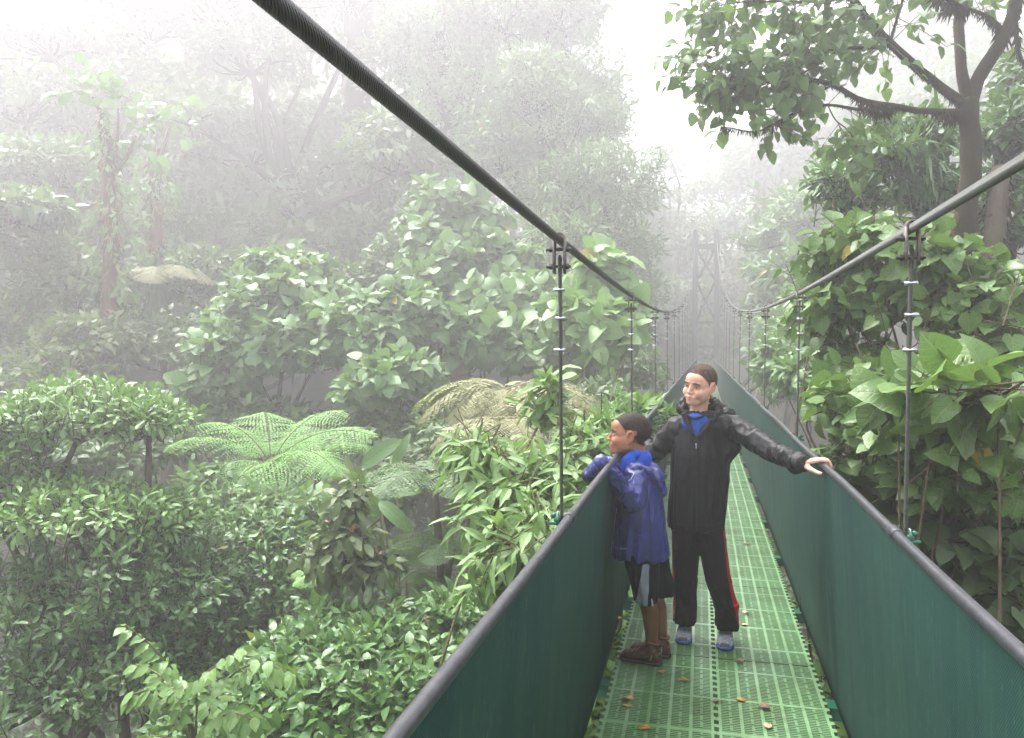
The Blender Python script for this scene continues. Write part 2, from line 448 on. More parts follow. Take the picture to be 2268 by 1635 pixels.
def net_mat():
    k = NT('shade_net'); g = k.n('ShaderNodeNewGeometry'); pos = g.outputs['Position']
    streak = k.noise(7, k.scale(pos, (1, 2.2, .09)), 4, .6)
    streak2 = k.noise(60, k.scale(pos, (1, 1, .10)), 3, .7)
    blot = k.noise(1.6, pos, 5, .6)
    c = k.mix(k.mrange(blot, .3, .7), (.012, .060, .047, 1), (.026, .092, .067, 1))
    c = k.mix(k.mrange(streak, .47, .72, 0, .8), c, (.04, .105, .065, 1))
    speck = k.noise(34, k.scale(pos, (1, 3.2, .5)), 2, .6)
    c = k.mix(k.mrange(speck, .66, .72, 0, .6), c, (.16, .26, .23, 1))
    c = k.mix(k.mrange(k.noise(2.3, k.scale(pos, (1, 2.5, .2)), 4), .5, .7, 0, .6), c, (.006, .035, .045, 1))
    c = k.mix(k.mrange(streak2, .58, .72, 0, .65), c, (.09, .17, .14, 1))
    # weave
    uv = k.n('ShaderNodeUVMap').outputs[0]; sp = k.n('ShaderNodeSeparateXYZ'); k.l(uv, sp.inputs[0])
    wx = k.math('SINE', k.math('MULTIPLY', sp.outputs[0], 2*math.pi*115))
    wy = k.math('SINE', k.math('MULTIPLY', sp.outputs[1], 2*math.pi*100))
    wv = k.math('ADD', k.math('MULTIPLY', wx, wy), k.math('MULTIPLY', k.noise(240, pos, 2), 1.6))
    c = k.mix(k.mrange(wv, -.2, 1.3, .0, .6), c, (.004, .03, .028, 1))
    b = k.pbr(c, .62, 0, k.bump(wv, .35, .0015), spec=.3, finish=False)
    t = k.n('ShaderNodeBsdfTranslucent'); k.l(c, t.inputs[0])
    ms = k.n('ShaderNodeMixShader'); ms.inputs[0].default_value = .22
    k.l(b.outputs[0], ms.inputs[1]); k.l(t.outputs[0], ms.inputs[2]); k.l(ms.outputs[0], k.out.inputs[0])
    return k.m

def build_bridge():
    M['cableL'] = cable_mat('main_cable_shade_tint', (.026, .027, .027, 1), (.026, .029, .020, 1))  # same steel as the right cable; darkness of its backlit underside is coloured in
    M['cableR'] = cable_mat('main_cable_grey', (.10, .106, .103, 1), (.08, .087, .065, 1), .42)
    M['rope'] = rope_mat(); M['deck'] = deck_mat(); M['net'] = net_mat()
    M['rail'] = plain('rail_pipe', (.038, .039, .045, 1), .38, .15, noise=.35, nscale=30, bump=.2)
    M['steel'] = plain('dark_steel', (.055, .052, .05, 1), .45, .6, noise=.4, nscale=60)
    M['galv'] = plain('galvanised_steel', (.55, .57, .60, 1), .28, .8, noise=.2, nscale=60)
    M['rust_steel'] = plain('clamp_steel', (.13, .11, .10, 1), .5, .4, noise=.5, nscale=50)
    M['green_paint'] = plain('green_paint', (.008, .095, .055, 1), .3, .1, noise=.3, nscale=50)
    M['green_pale'] = plain('green_zinc', (.32, .55, .46, 1), .3, .5, noise=.3, nscale=50)
    br = empty('suspension_bridge', (0, 0, 0), 'narrow hanging footbridge with green grating deck and dark green side netting', 'bridge')
    # --- deck panels
    PL = 1.31; PITCH = .0158
    def panel(sign):
        mb = MB(); n = int(PL/PITCH)
        X0, X1 = .016, DW-.012
        cells = 5; cw_ = (X1-X0)/cells
        for i in range(n):
            y = i*PITCH
            mb.box((X0, y, -.030), (X1, y+.0069, -.0015))
            for c in range(cells):
                if (i+c*3) % 4 != 0:
                    xm = X0+(c+.5)*cw_; mb.box((xm-.006, y+.0075, -.014), (xm+.006, y+PITCH+.0005, -.0028))
        for c in range(cells+1):
            xm = X0+c*cw_; w = .007 if 0 < c < cells else .006
            mb.box((xm-w, 0, -.033), (xm+w, PL-.004, 0))
        for i in range(4):                                    # cross ribs
            y = (i+.5)*PL/4; mb.box((X0+.004, y-.01, -.032), (X1-.004, y+.01, -.0008))
        k = int(PL/.0655)
        for i in range(k):                                    # toothed outer edge and interlocking seam
            y = (i+.2)*.0655
            V = []
            for z in (-.026, -.0012):
                V += [(X1+.004, y, z), (X1+.022, y+.007, z), (X1+.022, y+.030, z), (X1+.004, y+.037, z)]
            mb.add(V, [(3,2,1,0),(4,5,6,7),(0,1,5,4),(1,2,6,5),(2,3,7,6),(3,0,4,7)])
            mb.box((.001, y, -.02), (X0-.006, y+.03, -.001)) if i % 2 else mb.box((-.006, y+.002, -.02), (X0-.006, y+.028, -.001))
        if sign < 0:
            for V in mb.v: V[:, 0] *= -1
            mb.li = [f[::-1] for f in mb.li]
        mb.smooth = False
        me = mb.mesh('deck_panel'); me.materials.append(M['deck']); return me
    pr, pl = panel(1), panel(-1)
    y = -2.4
    while y < YT-.5:
        for me in (pl, pr):
            o = link(bpy.data.objects.new('deck_panel', me), br)
            o.location = (xs(y+.6), y, random.uniform(-.0012, .0012))
            o.rotation_euler = (random.uniform(-.001, .001), 0, -math.atan2(xs(y+PL)-xs(y), PL))
        y += PL
    # --- side nets, rails, cables
    Ys = np.concatenate([np.arange(-2.6, 8, .05), np.arange(8, YT+.01, .5)])
    for sgn in (-1, 1):
        mb = MB(); nz = 22; V = []; uv = []
        for Y in Ys:
            x0 = xs(Y)
            for j in range(nz+1):
                t = j/nz; z = HR-.004 - t*(HR+.035)
                w = HW + (DW+.062-HW)*t**1.15
                wob = .010*math.sin(Y*2.1+sgn)*math.sin(math.pi*t) + .016*mnoise.noise(Vector((Y*1.1, t*1.3, sgn*5)))*math.sin(math.pi*min(1, t*1.1))
                wob += .007*mnoise.noise(Vector((Y*5.5, t*.9, sgn*9+3)))*math.sin(math.pi*t*.97)
                if sgn > 0: wob -= .030*math.exp(-((Y-3.70-.10*t)/.050)**2)*min(1, t*6)*max(0, 1-t*.9)
                else: wob += .035*math.exp(-((Y-3.95)/.22)**2)*math.sin(math.pi*min(1, t*1.05))
                wob += .012*abs(((Y-2.43)/2.62+.5) % 1-.5)*(1-t)
                V.append((x0+sgn*(w+wob), Y, z)); uv.append((Y, z))
        m = len(Ys)
        F = [(i*(nz+1)+j, i*(nz+1)+j+1, (i+1)*(nz+1)+j+1, (i+1)*(nz+1)+j) for i in range(m-1) for j in range(nz)]
        mb.add(V, F, .5, uv)
        o = mb.build('side_net', M['net'], br)
        md = o.modifiers.new('thick', 'SOLIDIFY'); md.thickness = .0015
        # hand rail pipe with couplings
        mb = MB()
        pts = [(xs(Y)+sgn*HW, Y, HR+.004*math.sin(Y*2.4)) for Y in np.concatenate([np.arange(-2.6, 9, .2), np.arange(9, YT+.1, 1.)])]
        mb.tube(pts, .0148, 14)
        hr = mb.build('handrail', M['rail'], br)
        for k in range(7):
            Y = 2.43+2.62*k; c = MB()
            for a, b, r in ((-.035, .035, .0185),):
                c.tube([(xs(Y)+sgn*HW, Y+a, HR), (xs(Y)+sgn*HW, Y+a+.008, HR), (xs(Y)+sgn*HW, Y+b-.008, HR), (xs(Y)+sgn*HW, Y+b, HR)], [r*.92, r, r, r*.92], 14)
            c.build('rail_coupling', M['rail'], hr)
        mb = MB()
        YY = np.concatenate([np.arange(-3, 10, .1), np.arange(10, YT+.1, .5)])
        mb.tube([(xs(Y)+sgn*(CW+.05*max(0, (Y-10)/34)), Y, cz(Y)) for Y in YY], .0133, 18)
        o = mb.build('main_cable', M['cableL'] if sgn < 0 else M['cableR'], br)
        o['label'] = 'thick twisted steel cable overhead, coloured dark for its backlit underside' if sgn < 0 else 'thick grey twisted steel cable on the right side'
    # --- hangers
    def clamp_mb():
        mb = MB(); g = .0165
        for sx in (-1, 1): mb.box((sx*g-.0032, -.016, -.105), (sx*g+.0032, .016, .004))
        th = np.linspace(0, math.pi, 9); Vv = []
        for a in th:
            for r in (g-.0032, g+.0032):
                for yy in (-.016, .016): Vv.append((math.cos(a)*r, yy, math.sin(a)*r+.004))
        F = []
        for i in range(8):
            b = i*4; F += [(b+2, b+3, b+7, b+6), (b, b+4, b+5, b+1), (b, b+2, b+6, b+4), (b+1, b+5, b+7, b+3)]
        mb.add(Vv, F); return mb
    def bolt_mb():
        mb = MB(); mb.tube([(-.042, 0, 0), (.036, 0, 0)], .0052, 8)
        mb.tube([(-.032, 0, 0), (-.0205, 0, 0)], .0098, 6); mb.tube([(.0205, 0, 0), (.030, 0, 0)], .0098, 6)
        mb.smooth = False; return mb
    def clip_mb():
        mb = MB(); th = np.linspace(-.4, math.pi+.4, 14)
        mb.tube([(math.cos(a)*.0125, -math.sin(a)*.0145+.006, 0) for a in th], .0034, 6)
        mb.box((-.017, .004, -.006), (.017, .0125, .006))
        for sx in (-1, 1): mb.tube([(sx*.0125, .0125, 0), (sx*.0125, .021, 0)], .0058, 6)
        return mb
    def anchor_mb(sgn):
        mb = MB(); s_ = sgn
        mb.tube([(-s_*.03, 0, .004), (s_*.045, 0, .006)], .006, 8)
        mb.tube([(s_*.025, 0, .006), (s_*.037, 0, .006)], .0125, 6); mb.tube([(s_*.004, -.012, -.022), (s_*.05, -.012, -.022)], .0085, 6)
        mb.ell((s_*.015, -.006, -.012), (.018, .014, .02), None, 8, 6); return mb
    def disc(): 
        mb = MB(); mb.tube([(0, -.009, .0), (0, -.003, .011), (0, .006, .011), (0, .010, 0), (0, .006, -.010), (0, -.004, -.010), (0, -.009, 0)], .0042, 6); return mb
    protos = {}
    cm, bm_, km = clamp_mb().mesh('clamp'), bolt_mb().mesh('bolt'), clip_mb().mesh('rope_clip')
    cm.materials.append(M['rust_steel']); bm_.materials.append(M['steel']); km.materials.append(M['galv'])
    am = {s_: anchor_mb(s_).mesh('anchor_clamp') for s_ in (-1, 1)}
    for a in am.values(): a.materials.append(M['green_paint'])
    dm = disc().mesh('shackle'); dm.materials.append(M['green_pale'])
    for sgn in (-1, 1):
        for k in range(-1, 16):
            Y = 2.43+2.62*k + (.03 if sgn < 0 else 0.02)
            if Y > YT-1: continue
            ct = np.array([xs(Y)+sgn*(CW+.05*max(0, (Y-10)/34)), Y, cz(Y)])
            rb = np.array([xs(Y)+sgn*(HW+.032), Y, HR-.01])
            d = rb-ct; L = np.linalg.norm(d)
            rot = Vector(d).to_track_quat('-Z', 'Y').to_euler() if False else None
            o_ = MB(); top = np.array([0, 0, -.062])
            dd = d/L
            pts = [dd*s_*L+np.array([0, 0, 0]) for s_ in (0, )]
            # rope with a short doubled end held by the clips
            o_.tube([top, d*.15, d*.5, d*.9, d, np.array([d[0]+sgn*.03, 0, -cz(Y)-.02])], .0058, 8)
            if k <= 4:
                o_.tube([top+np.array([.001, .012, 0]), top+np.array([.001, .012, -.03]), dd*.14+np.array([0, .0105, 0]), dd*.36+np.array([0, .0105, 0])], .0052, 8)
                o_.tube([top+np.array([0, 0, 0]), top+np.array([0, .004, .012]), top+np.array([0, .010, .010]), top+np.array([.001, .012, 0])], .0056, 8)
            h = o_.build('hanger', M['rope'], br); h.location = ct
            def sub(nm, me, loc, rz=0):
                q = link(bpy.data.objects.new(nm, me), h); q.location = loc; q.rotation_euler = (0, 0, rz); return q
            tilt = math.atan2(cz(Y+.1)-cz(Y-.1), .2)
            if k <= 8:
                q = sub('clamp', cm, (0, 0, 0))
                sub('bolt', bm_, (0, 0, -.029)); sub('bolt', bm_, (0, 0, -.083))
                for i, s_ in enumerate((.155, .245, .345)):
                    sub('rope_clip', km, dd*s_+np.array([0, .004, 0]), (.5 if i != 1 else .2)+(0 if sgn < 0 else -.9))
            if k <= 11:
                sub('anchor_clamp', am[sgn], d).scale = (.78, .78, .78); sub('shackle', dm, d+np.array([sgn*.012, 0, .008])).scale = (.8, .8, .8)
    # --- cross beams under the deck with end rods
    bmz = MB(); bmz.box((-.60, -.03, -.095), (.60, .03, -.034)); bmz.box((-.60, -.045, -.034), (.60, .045, -.031))
    bmz.smooth = False
    bme = bmz.mesh('cross_beam'); bme.materials.append(M['green_paint'])
    rm = MB()
    for sx in (-1, 1):
        rm.tube([(sx*.565, .02, -.10), (sx*.565, .02, .12)], .009, 8)
        for z in (-.028, .0, .07): rm.tube([(sx*.565, .02, z), (sx*.565, .02, z+.014)], .019, 6)
    rme = rm.mesh('tie_rod'); rme.materials.append(M['green_paint'])
    for k in range(-1, 32):
        Y = 2.43+1.31*k
        b = link(bpy.data.objects.new('cross_beam', bme), br); b.location = (xs(Y), Y+.05, 0)
        if k < 12: link(bpy.data.objects.new('tie_rod', rme), b)
    return br

def build_tower():
    m = plain('tower_steel', (.02, .024, .023, 1), .6, .2, noise=.3, nscale=4)
    cx = xs(YT)
    gz = float(terrain(cx, YT))-.5
    t = empty('bridge_tower', (cx, YT, 0), 'dark steel portal tower with crossed braces at the far end of the bridge', 'tower')
    hw = CW+.06; top = cz(YT)+.25
    for s_ in (-1, 1):
        mb = MB(); mb.box((s_*hw-.14, -.18, gz), (s_*hw+.14, .18, top)); mb.box((s_*hw-.13, -.16, top), (s_*hw+.13, .16, top+.12))
        mb.build('leg', m, t, True)
        mb = MB(); mb.ell((s_*hw, 0, top+.19), (.09, .14, .10)); mb.build('cable_saddle', m, t)
    for i, z in enumerate((top-.65, 3.1, 1.8)):
        mb = MB(); mb.box((-hw+.139, -.06, z-.14), (hw-.139, .06, z+.14) if i == 0 else (hw-.139, .06, z)); mb.build('crossbar', m, t, True)
    zs = [top-.8, 5.3, 3.1]
    for a, b in zip(zs[:-1], zs[1:]):
        for s_ in (-1, 1):
            mb = MB(); y = .03*s_
            mb.tube([(-s_*(hw-.07), y, a), (s_*(hw-.07), y, b)], .065, 4); mb.build('brace', m, t, True)

def build_fallen_leaves():
    mats = [plain('dry_leaf_tan', (.42, .25, .10, 1), .6, noise=.4, nscale=60), plain('dry_leaf_ochre', (.38, .21, .045, 1), .55, noise=.5, nscale=60),
            plain('dry_leaf_brown', (.17, .085, .045, 1), .6, noise=.5, nscale=60), plain('dry_leaf_pale', (.52, .36, .22, 1), .6, noise=.4, nscale=60)]
    # px,py (2268 frame), length, rotation, shape, material, label
    D = [(1700, 1608, .062, 1.35, 'broad', 3, 'large pale brown oval leaf lying at the front right of the deck'),
         (1691, 1568, .058, 2.95, 'ovate', 2, 'curled purplish brown leaf lying above the large pale oval leaf'),
         (1643, 1550, .052, .35, 'ovate', 1, 'small olive brown leaf just right of the deck seam near the front'),
         (1590, 1556, .052, .05, 'lance', 2, 'dark brown narrow leaf lying on the centre seam of the deck'),
         (1425, 1612, .06, 2.7, 'ovate', 1, 'golden brown leaf at the front left, nearest to the left net'),
         (1389, 1549, .06, 2.5, 'ovate', 0, 'tan leaf with a dark stalk, left of the deck above a rounder one'),
         (1391, 1563, .034, 1.2, 'round', 0, 'small round tan leaf touching the tip of a longer leaf'),
         (1513, 1510, .068, 2.95, 'lance', 1, 'long ochre leaf lying in front of the brown boots'),
         (1468, 1489, .05, .2, 'ovate', 0, 'pale tan leaf right beside the heel of the brown boots'),
         (1637, 1466, .05, 2.7, 'ovate', 2, 'orange brown curled leaf in front of the grey shoes to the right'),
         (1652, 1384, .05, .5, 'ovate', 3, 'pale leaf on the deck right of the black trousers, lower one'),
         (1652, 1358, .05, .6, 'ovate', 3, 'pale leaf on the deck right of the black trousers, upper one'),
         (1655, 1206, .075, .05, 'ovate', 2, 'reddish brown leaf far up the deck by the right netting'),
         (1372, 1372, .06, .4, 'ovate', 1, 'orange leaf caught at the left deck edge behind the boots')]
    for i, (px, py, L, rz, sh, mi, lab) in enumerate(D):
        V, li, lt, UV = leaf_tpl(sh, 0, .30, .12, .25, i)
        V = V.copy(); V[:, 1] -= .5; V[:, 2] += .10*np.cos(V[:, 1]*5)*(.6 if i % 2 else -.4)
        V[:, 0] *= 1.3
        mb = MB(); mb.add_flat(V*L, li, lt, np.full(len(V), .5), UV)
        mb.tube([(0, -.75*L, .12*L), (0, -.5*L, V[:, 2].min()*L*.3), (0, 0, V[0, 2]*L+.0006), (0, .4*L, -.02*L)], .0011, 5)
        zmin = min(v[:, 2].min() for v in mb.v)
        o = mb.build('fallen_leaf', mats[mi])
        md = o.modifiers.new('thick', 'SOLIDIFY'); md.thickness = .0008
        q = PZ(px, py, .002); o.location = (q[0], q[1], .001-zmin); o.rotation_euler = (0, 0, rz-math.pi/2+YAW)
        tag(o, lab, 'leaf', 'dry leaves fallen on the bridge deck')

# ================================================================== VEGETATION
def ground_pt(p, off=(0, 0)):
    x, y = p[0]+off[0], p[1]+off[1]
    return np.array([x, y, float(terrain(x, y))-.15])

TPL = {}
def far(d):
    "the trees of the far slope stand well back"
    return d if d < 9.5 or d > 46 else min(9.5+(d-9.5)*2.15, 54)
def tpls(kind, lod=0, n=5, fold=.22, droop=.25, wob=.26):
    k = (kind, lod, fold, droop)
    if k not in TPL:
        TPL[k] = [leaf_tpl(kind, lod, fold*(.4+.42*i), droop*(.2+.5*((i*2) % 5)), wob, i+3) for i in range(n)]
    return TPL[k]

def plant(name, label, cat, lobes, leaf, mat, size, per=7, lod=1, tl=.35, ang=60, droop=.25, up=.9, bias=.35,
          zmin=-.5, inner=.45, bark='stem_brown', trunk_r=.04, base=None, face=None, group=None, seed=1, stick=.006,
          petiole=.25, spread=.35, trunk_name='stem', crown_name='foliage', trunk_to=None, dmul=1., start=.25, fold=.22, ldroop=.25):
    """one plant: lobes are (px, py, d, rx_px, rz_px, ry_m, twigs) in the photo frame"""
    rg = np.random.default_rng(seed)
    L = []
    for (px, py, d, rx, rz, ry, n) in lobes:
        d0 = d; d = far(d*dmul); grow = d/d0; L.append((P(px, py, d), np.array([rx*d/FPX, ry*grow, rz*d/FPX]), n, grow))
    cen = np.mean([l[0] for l in L], axis=0)
    b = ground_pt(cen if base is None else base)
    root = empty(name, b, label, cat, group)
    mbL, mbS = MB(), MB()
    T = tpls(leaf, lod, fold=fold, droop=ldroop)
    fork = b + (cen-b)*.62
    if trunk_to is not None: fork = np.array(trunk_to)
    mbS.tube(limb(b, fork, 8, .04, rg)-b, np.linspace(trunk_r, trunk_r*.7, 8), 8)
    for c, r, n, grow in L:
        # limbs that really carry the lobe: fork -> lobe, then spokes through it
        lm = limb(fork, c-np.array([0, 0, r[2]*.5]), 7, .08, rg)
        mbS.tube(lm-b, np.linspace(trunk_r*.7, trunk_r*.3, 7), 6)
        A, B, out = lobe_twigs(c, r, n, tl*grow, rg, bias, zmin, inner)
        for q in range(min(14, max(3, n//(14 if leaf != 'heart' else 5)))):
            j = rg.integers(len(A)); mbS.tube(limb(lm[-1], A[j], 5, .08, rg)-b, np.linspace(trunk_r*.28, stick*1.1, 5), 4)
        if face is not None: out = unit(out*.6+np.asarray(face))
        twig_leaves(mbL, mbS, A-b, B-b, T, per, size*grow, rg, ang, droop, up, out, spread=spread, petiole=petiole, stick=stick, start=start)
    mbS.build(trunk_name, M[bark], root)
    mbL.build(crown_name, M[mat], root)
    return root, b

RH = (np.array([(0, 0, 0), (-.22, .45, .05), (0, 1, -.08), (.22, .45, .05)], float), np.array([0, 3, 2, 1]), np.array([4]), np.array([(.5, 0), (.3, .5), (.5, 1), (.7, .5)], float))
def frond(mbL, mbS, c, az, L, elev, bend, rg, npair=24, npin=11, plen=.30, roll=0.):
    "one bipinnate fern frond arching from c towards azimuth az"
    n = npair; t = np.linspace(0, 1, n+6)
    th = elev - bend*t**1.2
    ds = L/(n+5)
    r = np.concatenate([[0], np.cumsum(np.cos(th)*ds)[:-1]]); z = np.concatenate([[0], np.cumsum(np.sin(th)*ds)[:-1]])
    h = np.array([math.cos(az), math.sin(az), 0]); side = np.array([-math.sin(az), math.cos(az), 0])
    side = unit(side*math.cos(roll)+np.array([0, 0, 1])*math.sin(roll))
    pts = np.asarray(c)+np.outer(r, h)+np.outer(z, [0, 0, 1.])
    mbS.tube(pts, np.linspace(.008, .0015, len(pts))*L/1.2, 5)
    T = unit(np.gradient(pts, axis=0))
    pos, ax, nr, sz = [], [], [], []
    for i in range(4, n+6):
        u = (i-4)/(n+1)
        pl = plen*L*(math.sin(math.pi*min(1, (u*.82+.18)))**.75)*(1-.15*u)+.015*L
        if u > .96: pl *= .4
        N = unit(np.cross(T[i], side))
        if N[2] < 0: N = -N
        for s in (-1, 1):
            d = unit(T[i]*.42+side*s-N*.12+rg.normal(0, .05, 3))
            q = (np.arange(npin)+.5)/npin
            dr = np.outer(q**2*pl*.22, [0, 0, -1.])
            base = pts[i]+np.outer(q*pl, d)+dr
            pd = unit(np.cross(N, d))
            w = L/(n+5)*1.0*(1-q*.55)+.002*L
            for s2 in (-1, 1):
                a = pd*s2+d*.55-N*.15
                pos.append(base); ax.append(np.tile(unit(a), (npin, 1))+rg.normal(0, .08, (npin, 3))); nr.append(np.tile(N, (npin, 1))+rg.normal(0, .12, (npin, 3))); sz.append(w*rg.uniform(.85, 1.2, npin))
    pos, ax, nr, sz = map(np.concatenate, (pos, ax, nr, sz))
    RHw = (RH[0]*np.array([1.5*24/npair, 1, 1]), *RH[1:])
    put_leaves(mbL, [RHw], pos, ax, nr, sz, np.clip(rg.normal(.5, .18, len(pos))+rg.normal(0, .1), 0, .92 if rg.random() < .8 else 1))

def tree_fern(label, c, L, azs, mat, trunk_r=.07, seed=0, elev=.7, bend=1.35, skirt=0, group=None, npair=24, plen=.30, base=None):
    rg = np.random.default_rng(seed); c = np.asarray(c); dd = (c-CAM)@FWD; c = CAM+(c-CAM)*far(dd)/dd; L = L*far(dd)/dd
    b = ground_pt(c if base is None else base)
    root = empty('tree_fern', b, label, 'tree fern', group)
    mb = MB(); mb.tube(limb(b, c, 10, .03, rg)-b, np.linspace(trunk_r*1.2, trunk_r, 10), 9); mb.build('trunk', M['bark_dark'], root)
    for a in azs:
        az, l, e, bd = a if len(a) == 4 else (*a, elev, bend)
        mbL, mbS = MB(), MB()
        frond(mbL, mbS, c-b, R(az), L*l, e, bd, rg, npair, 11, plen, rg.normal(0, .12))
        f = mbL.build('frond', M[mat], root); mbS.build('stalk', M['stem'], f)
    if skirt:
        mb = MB(); n = skirt
        a = rg.uniform(0, 6.28, n); rr = rg.uniform(.02, .32, n)
        pos = np.stack([np.cos(a)*rr*.6, np.sin(a)*rr*.6, rg.uniform(-.25, .02, n)], 1)+c-b
        ax = np.stack([np.cos(a)*.22, np.sin(a)*.22, -np.ones(n)], 1)+rg.normal(0, .06, (n, 3))
        put_leaves(mb, tpls('strap', 0), pos, ax, np.stack([np.cos(a), np.sin(a), np.full(n, .3)], 1), L*rg.uniform(.5, 1.05, n), rg.random(n)*.9)
        mb.build('hanging_old_fronds', M['fern_dark'], root)
    return root

def moss_on(mb, pts, rad, n, lmin, lmax, rg, down=1.):
    "ragged strands hanging from a limb"
    pts = np.asarray(pts); m = len(pts)
    i = rg.uniform(0, m-1.001, n); k = i.astype(int); f = (i-k)[:, None]
    p = pts[k]*(1-f)+pts[k+1]*f; r = np.interp(i, np.arange(m), rad)
    a = rg.normal(0, 1, (n, 3)); a = unit(a)
    pos = p+a*r[:, None]*.85
    # clumps: long where a noise is high
    lump = np.array([mnoise.noise(Vector((q*2.6).tolist())) for q in p])
    L = lmin+(lmax-lmin)*np.clip(rg.random(n)*.45+lump*1.2, 0.02, 1)
    ax = a*.32+np.array([0, 0, -down])+rg.normal(0, .3, (n, 3))
    put_leaves(mb, [RH2], pos, ax, rg.normal(0, 1, (n, 3)), L, rg.random(n))
RH2 = (np.array([(-.03, 0, 0), (.03, 0, 0), (.05, .45, .06), (.0, 1, -.05), (-.05, .4, -.06)], float), np.array([0, 1, 2, 3, 4]), np.array([5]), np.zeros((5, 2)))

def poly(pl, d, jit=0.):
    return np.array([P(px, py, d+(j if isinstance(j, (int, float)) else 0)) for px, py, j in pl])
def smooth_poly(p, k=4):
    p = np.asarray(p); t = np.arange(len(p)); tt = np.linspace(0, len(p)-1, (len(p)-1)*k+1)
    out = []
    for x in tt:
        i = min(int(x), len(p)-2); f = x-i
        p0 = p[max(i-1, 0)]; p1 = p[i]; p2 = p[i+1]; p3 = p[min(i+2, len(p)-1)]
        out.append(.5*((2*p1)+(-p0+p2)*f+(2*p0-5*p1+4*p2-p3)*f*f+(-p0+3*p1-3*p2+p3)*f**3))
    return np.array(out)

def build_hero_tree():
    rg = np.random.default_rng(11)
    D = 7.0
    trunk = smooth_poly(poly([(2138, 800, 0), (2140, 620, .05), (2140, 480, 0), (2146, 360, 0), (2143, 270, 0), (2146, 215, 0)], D))
    b = ground_pt(trunk[0])
    root = empty('forest_tree', b, 'mossy forking tree with broad leaves spreading over the bridge at upper right', 'tree')
    trunk = np.vstack([limb(b, trunk[0], 5, .03, rg)[:-1], trunk])
    mbB, mbM, mbL, mbS = MB(), MB(), MB(), MB()
    def wob(p, r): return p+np.array([[mnoise.noise(Vector((q*3+7).tolist()))*.6, mnoise.noise(Vector((q*3+19).tolist()))*.6, mnoise.noise(Vector((q*3+31).tolist()))*.6] for q in p])*r[:, None]
    limbs = []
    def add(p, r0, r1, n=10, k=4):
        p = smooth_poly(p, k) if len(p) < 20 else p
        r = np.linspace(r0, r1, len(p)); p = wob(p, r); r = r*(1+.16*np.array([mnoise.noise(Vector((q*6).tolist())) for q in p]))
        mbB.tube(p-b, r, n); limbs.append((p, r)); return p, r
    T, tr = add(trunk, .10, .076, 14)
    A1 = add(poly([(2148, 225, 0), (2180, 160, 0), (2215, 95, -.1), (2245, 20, -.2), (2262, -60, -.3)], D), .062, .05)
    A2 = add(poly([(2146, 225, 0), (2130, 150, .05), (2127, 60, .15), (2140, -20, .2), (2150, -70, .2)], D), .05, .04)
    C = add(poly([(2144, 235, 0), (2122, 222, 0), (2056, 175, -.1), (1999, 123, -.25), (1966, 90, -.3), (1928, 52, -.4), (1895, 10, -.5), (1850, -50, -.6)], D), .046, .026)
    Dl = add(poly([(2140, 250, 0), (2122, 249, 0), (2035, 244, -.2), (1914, 223, -.4), (1843, 187, -.5), (1771, 171, -.6), (1718, 175, -.7), (1650, 168, -.8), (1605, 172, -.8)], D), .034, .006)
    D2 = add(poly([(1990, 235, -.3), (1914, 242, -.4), (1833, 232, -.55), (1771, 246, -.6), (1722, 270, -.7), (1674, 292, -.8), (1620, 284, -.8), (1596, 281, -.8)], D), .016, .003, 7)
    E1 = add(poly([(1966, 90, -.3), (1942, 105, -.3), (1860, 108, -.5), (1760, 118, -.6), (1670, 135, -.7), (1610, 146, -.8), (1570, 158, -.8)], D), .018, .004, 8)
    F1 = add(poly([(1880, -5, -.5), (1800, 5, -.5), (1720, 3, -.6), (1640, 5, -.7), (1575, 15, -.8)], D), .016, .004, 8)
    G1 = add(poly([(1972, 95, -.3), (1985, 50, -.3), (2000, 0, -.35), (2004, -30, -.4)], D), .013, .008, 7)
    H1 = add(poly([(1843, 187, -.5), (1800, 215, -.5), (1740, 238, -.6), (1650, 245, -.7), (1600, 240, -.7)], D), .010, .003, 6)
    I1 = add(poly([(1860, 108, -.5), (1800, 150, -.7), (1740, 175, -.8), (1665, 188, -.9), (1600, 200, -.9)], D), .009, .003, 6)
    K1 = add(poly([(1833, 232, -.5), (1850, 265, -.5), (1880, 290, -.5), (1895, 318, -.5), (1905, 340, -.5)], D), .006, .003, 5)
    N1 = add(poly([(2225, 80, -.1), (2190, 40, -.1), (2120, 10, -.2), (2060, -30, -.3)], D), .02, .012, 8)
    N2 = add(poly([(2245, 40, -.1), (2262, 130, -.1), (2290, 170, -.1)], D), .02, .012, 8)
    mbB.build('trunk', M['bark'], root)
    for (p, r), n, lo, hi in ((C, 1700, .03, .14), (Dl, 1500, .03, .22), (D2, 420, .02, .12), (A2, 1500, .03, .14), (A1, 1600, .02, .09), (N1, 420, .04, .25), (N2, 250, .04, .2), (E1, 200, .02, .07), ((T, tr), 3800, .015, .055), (G1, 150, .03, .1)):
        moss_on(mbM, p-b, r, n, lo, hi, rg)
    mbM.build('moss', M['moss'], root)['kind'] = 'stuff'
    # leafy twigs
    def twigs(p, n, lo, hi, dirn, spread, l0, l1, per, size, t0=.2):
        i = rg.uniform(t0*(len(p)-1), len(p)-1.001, n); k = i.astype(int); f = (i-k)[:, None]
        A = p[k]*(1-f)+p[k+1]*f
        d = unit(unit(np.asarray(dirn))+rg.normal(0, spread, (n, 3)))
        B = A+d*rg.uniform(l0, l1, n)[:, None]
        twig_leaves(mbL, mbS, A-b, B-b, tpls('heart', 0, droop=.35), per, size, rg, 70, .55, .7, np.tile([-.5, -.5, .3], (n, 1)), spread=.35, petiole=.45, stick=.0045, start=.35)
    left = -RGT+np.array([0, 0, -.05])
    twigs(Dl[0], 36, 0, 1, left, 1.1, .15, .5, 5, .088, .45)
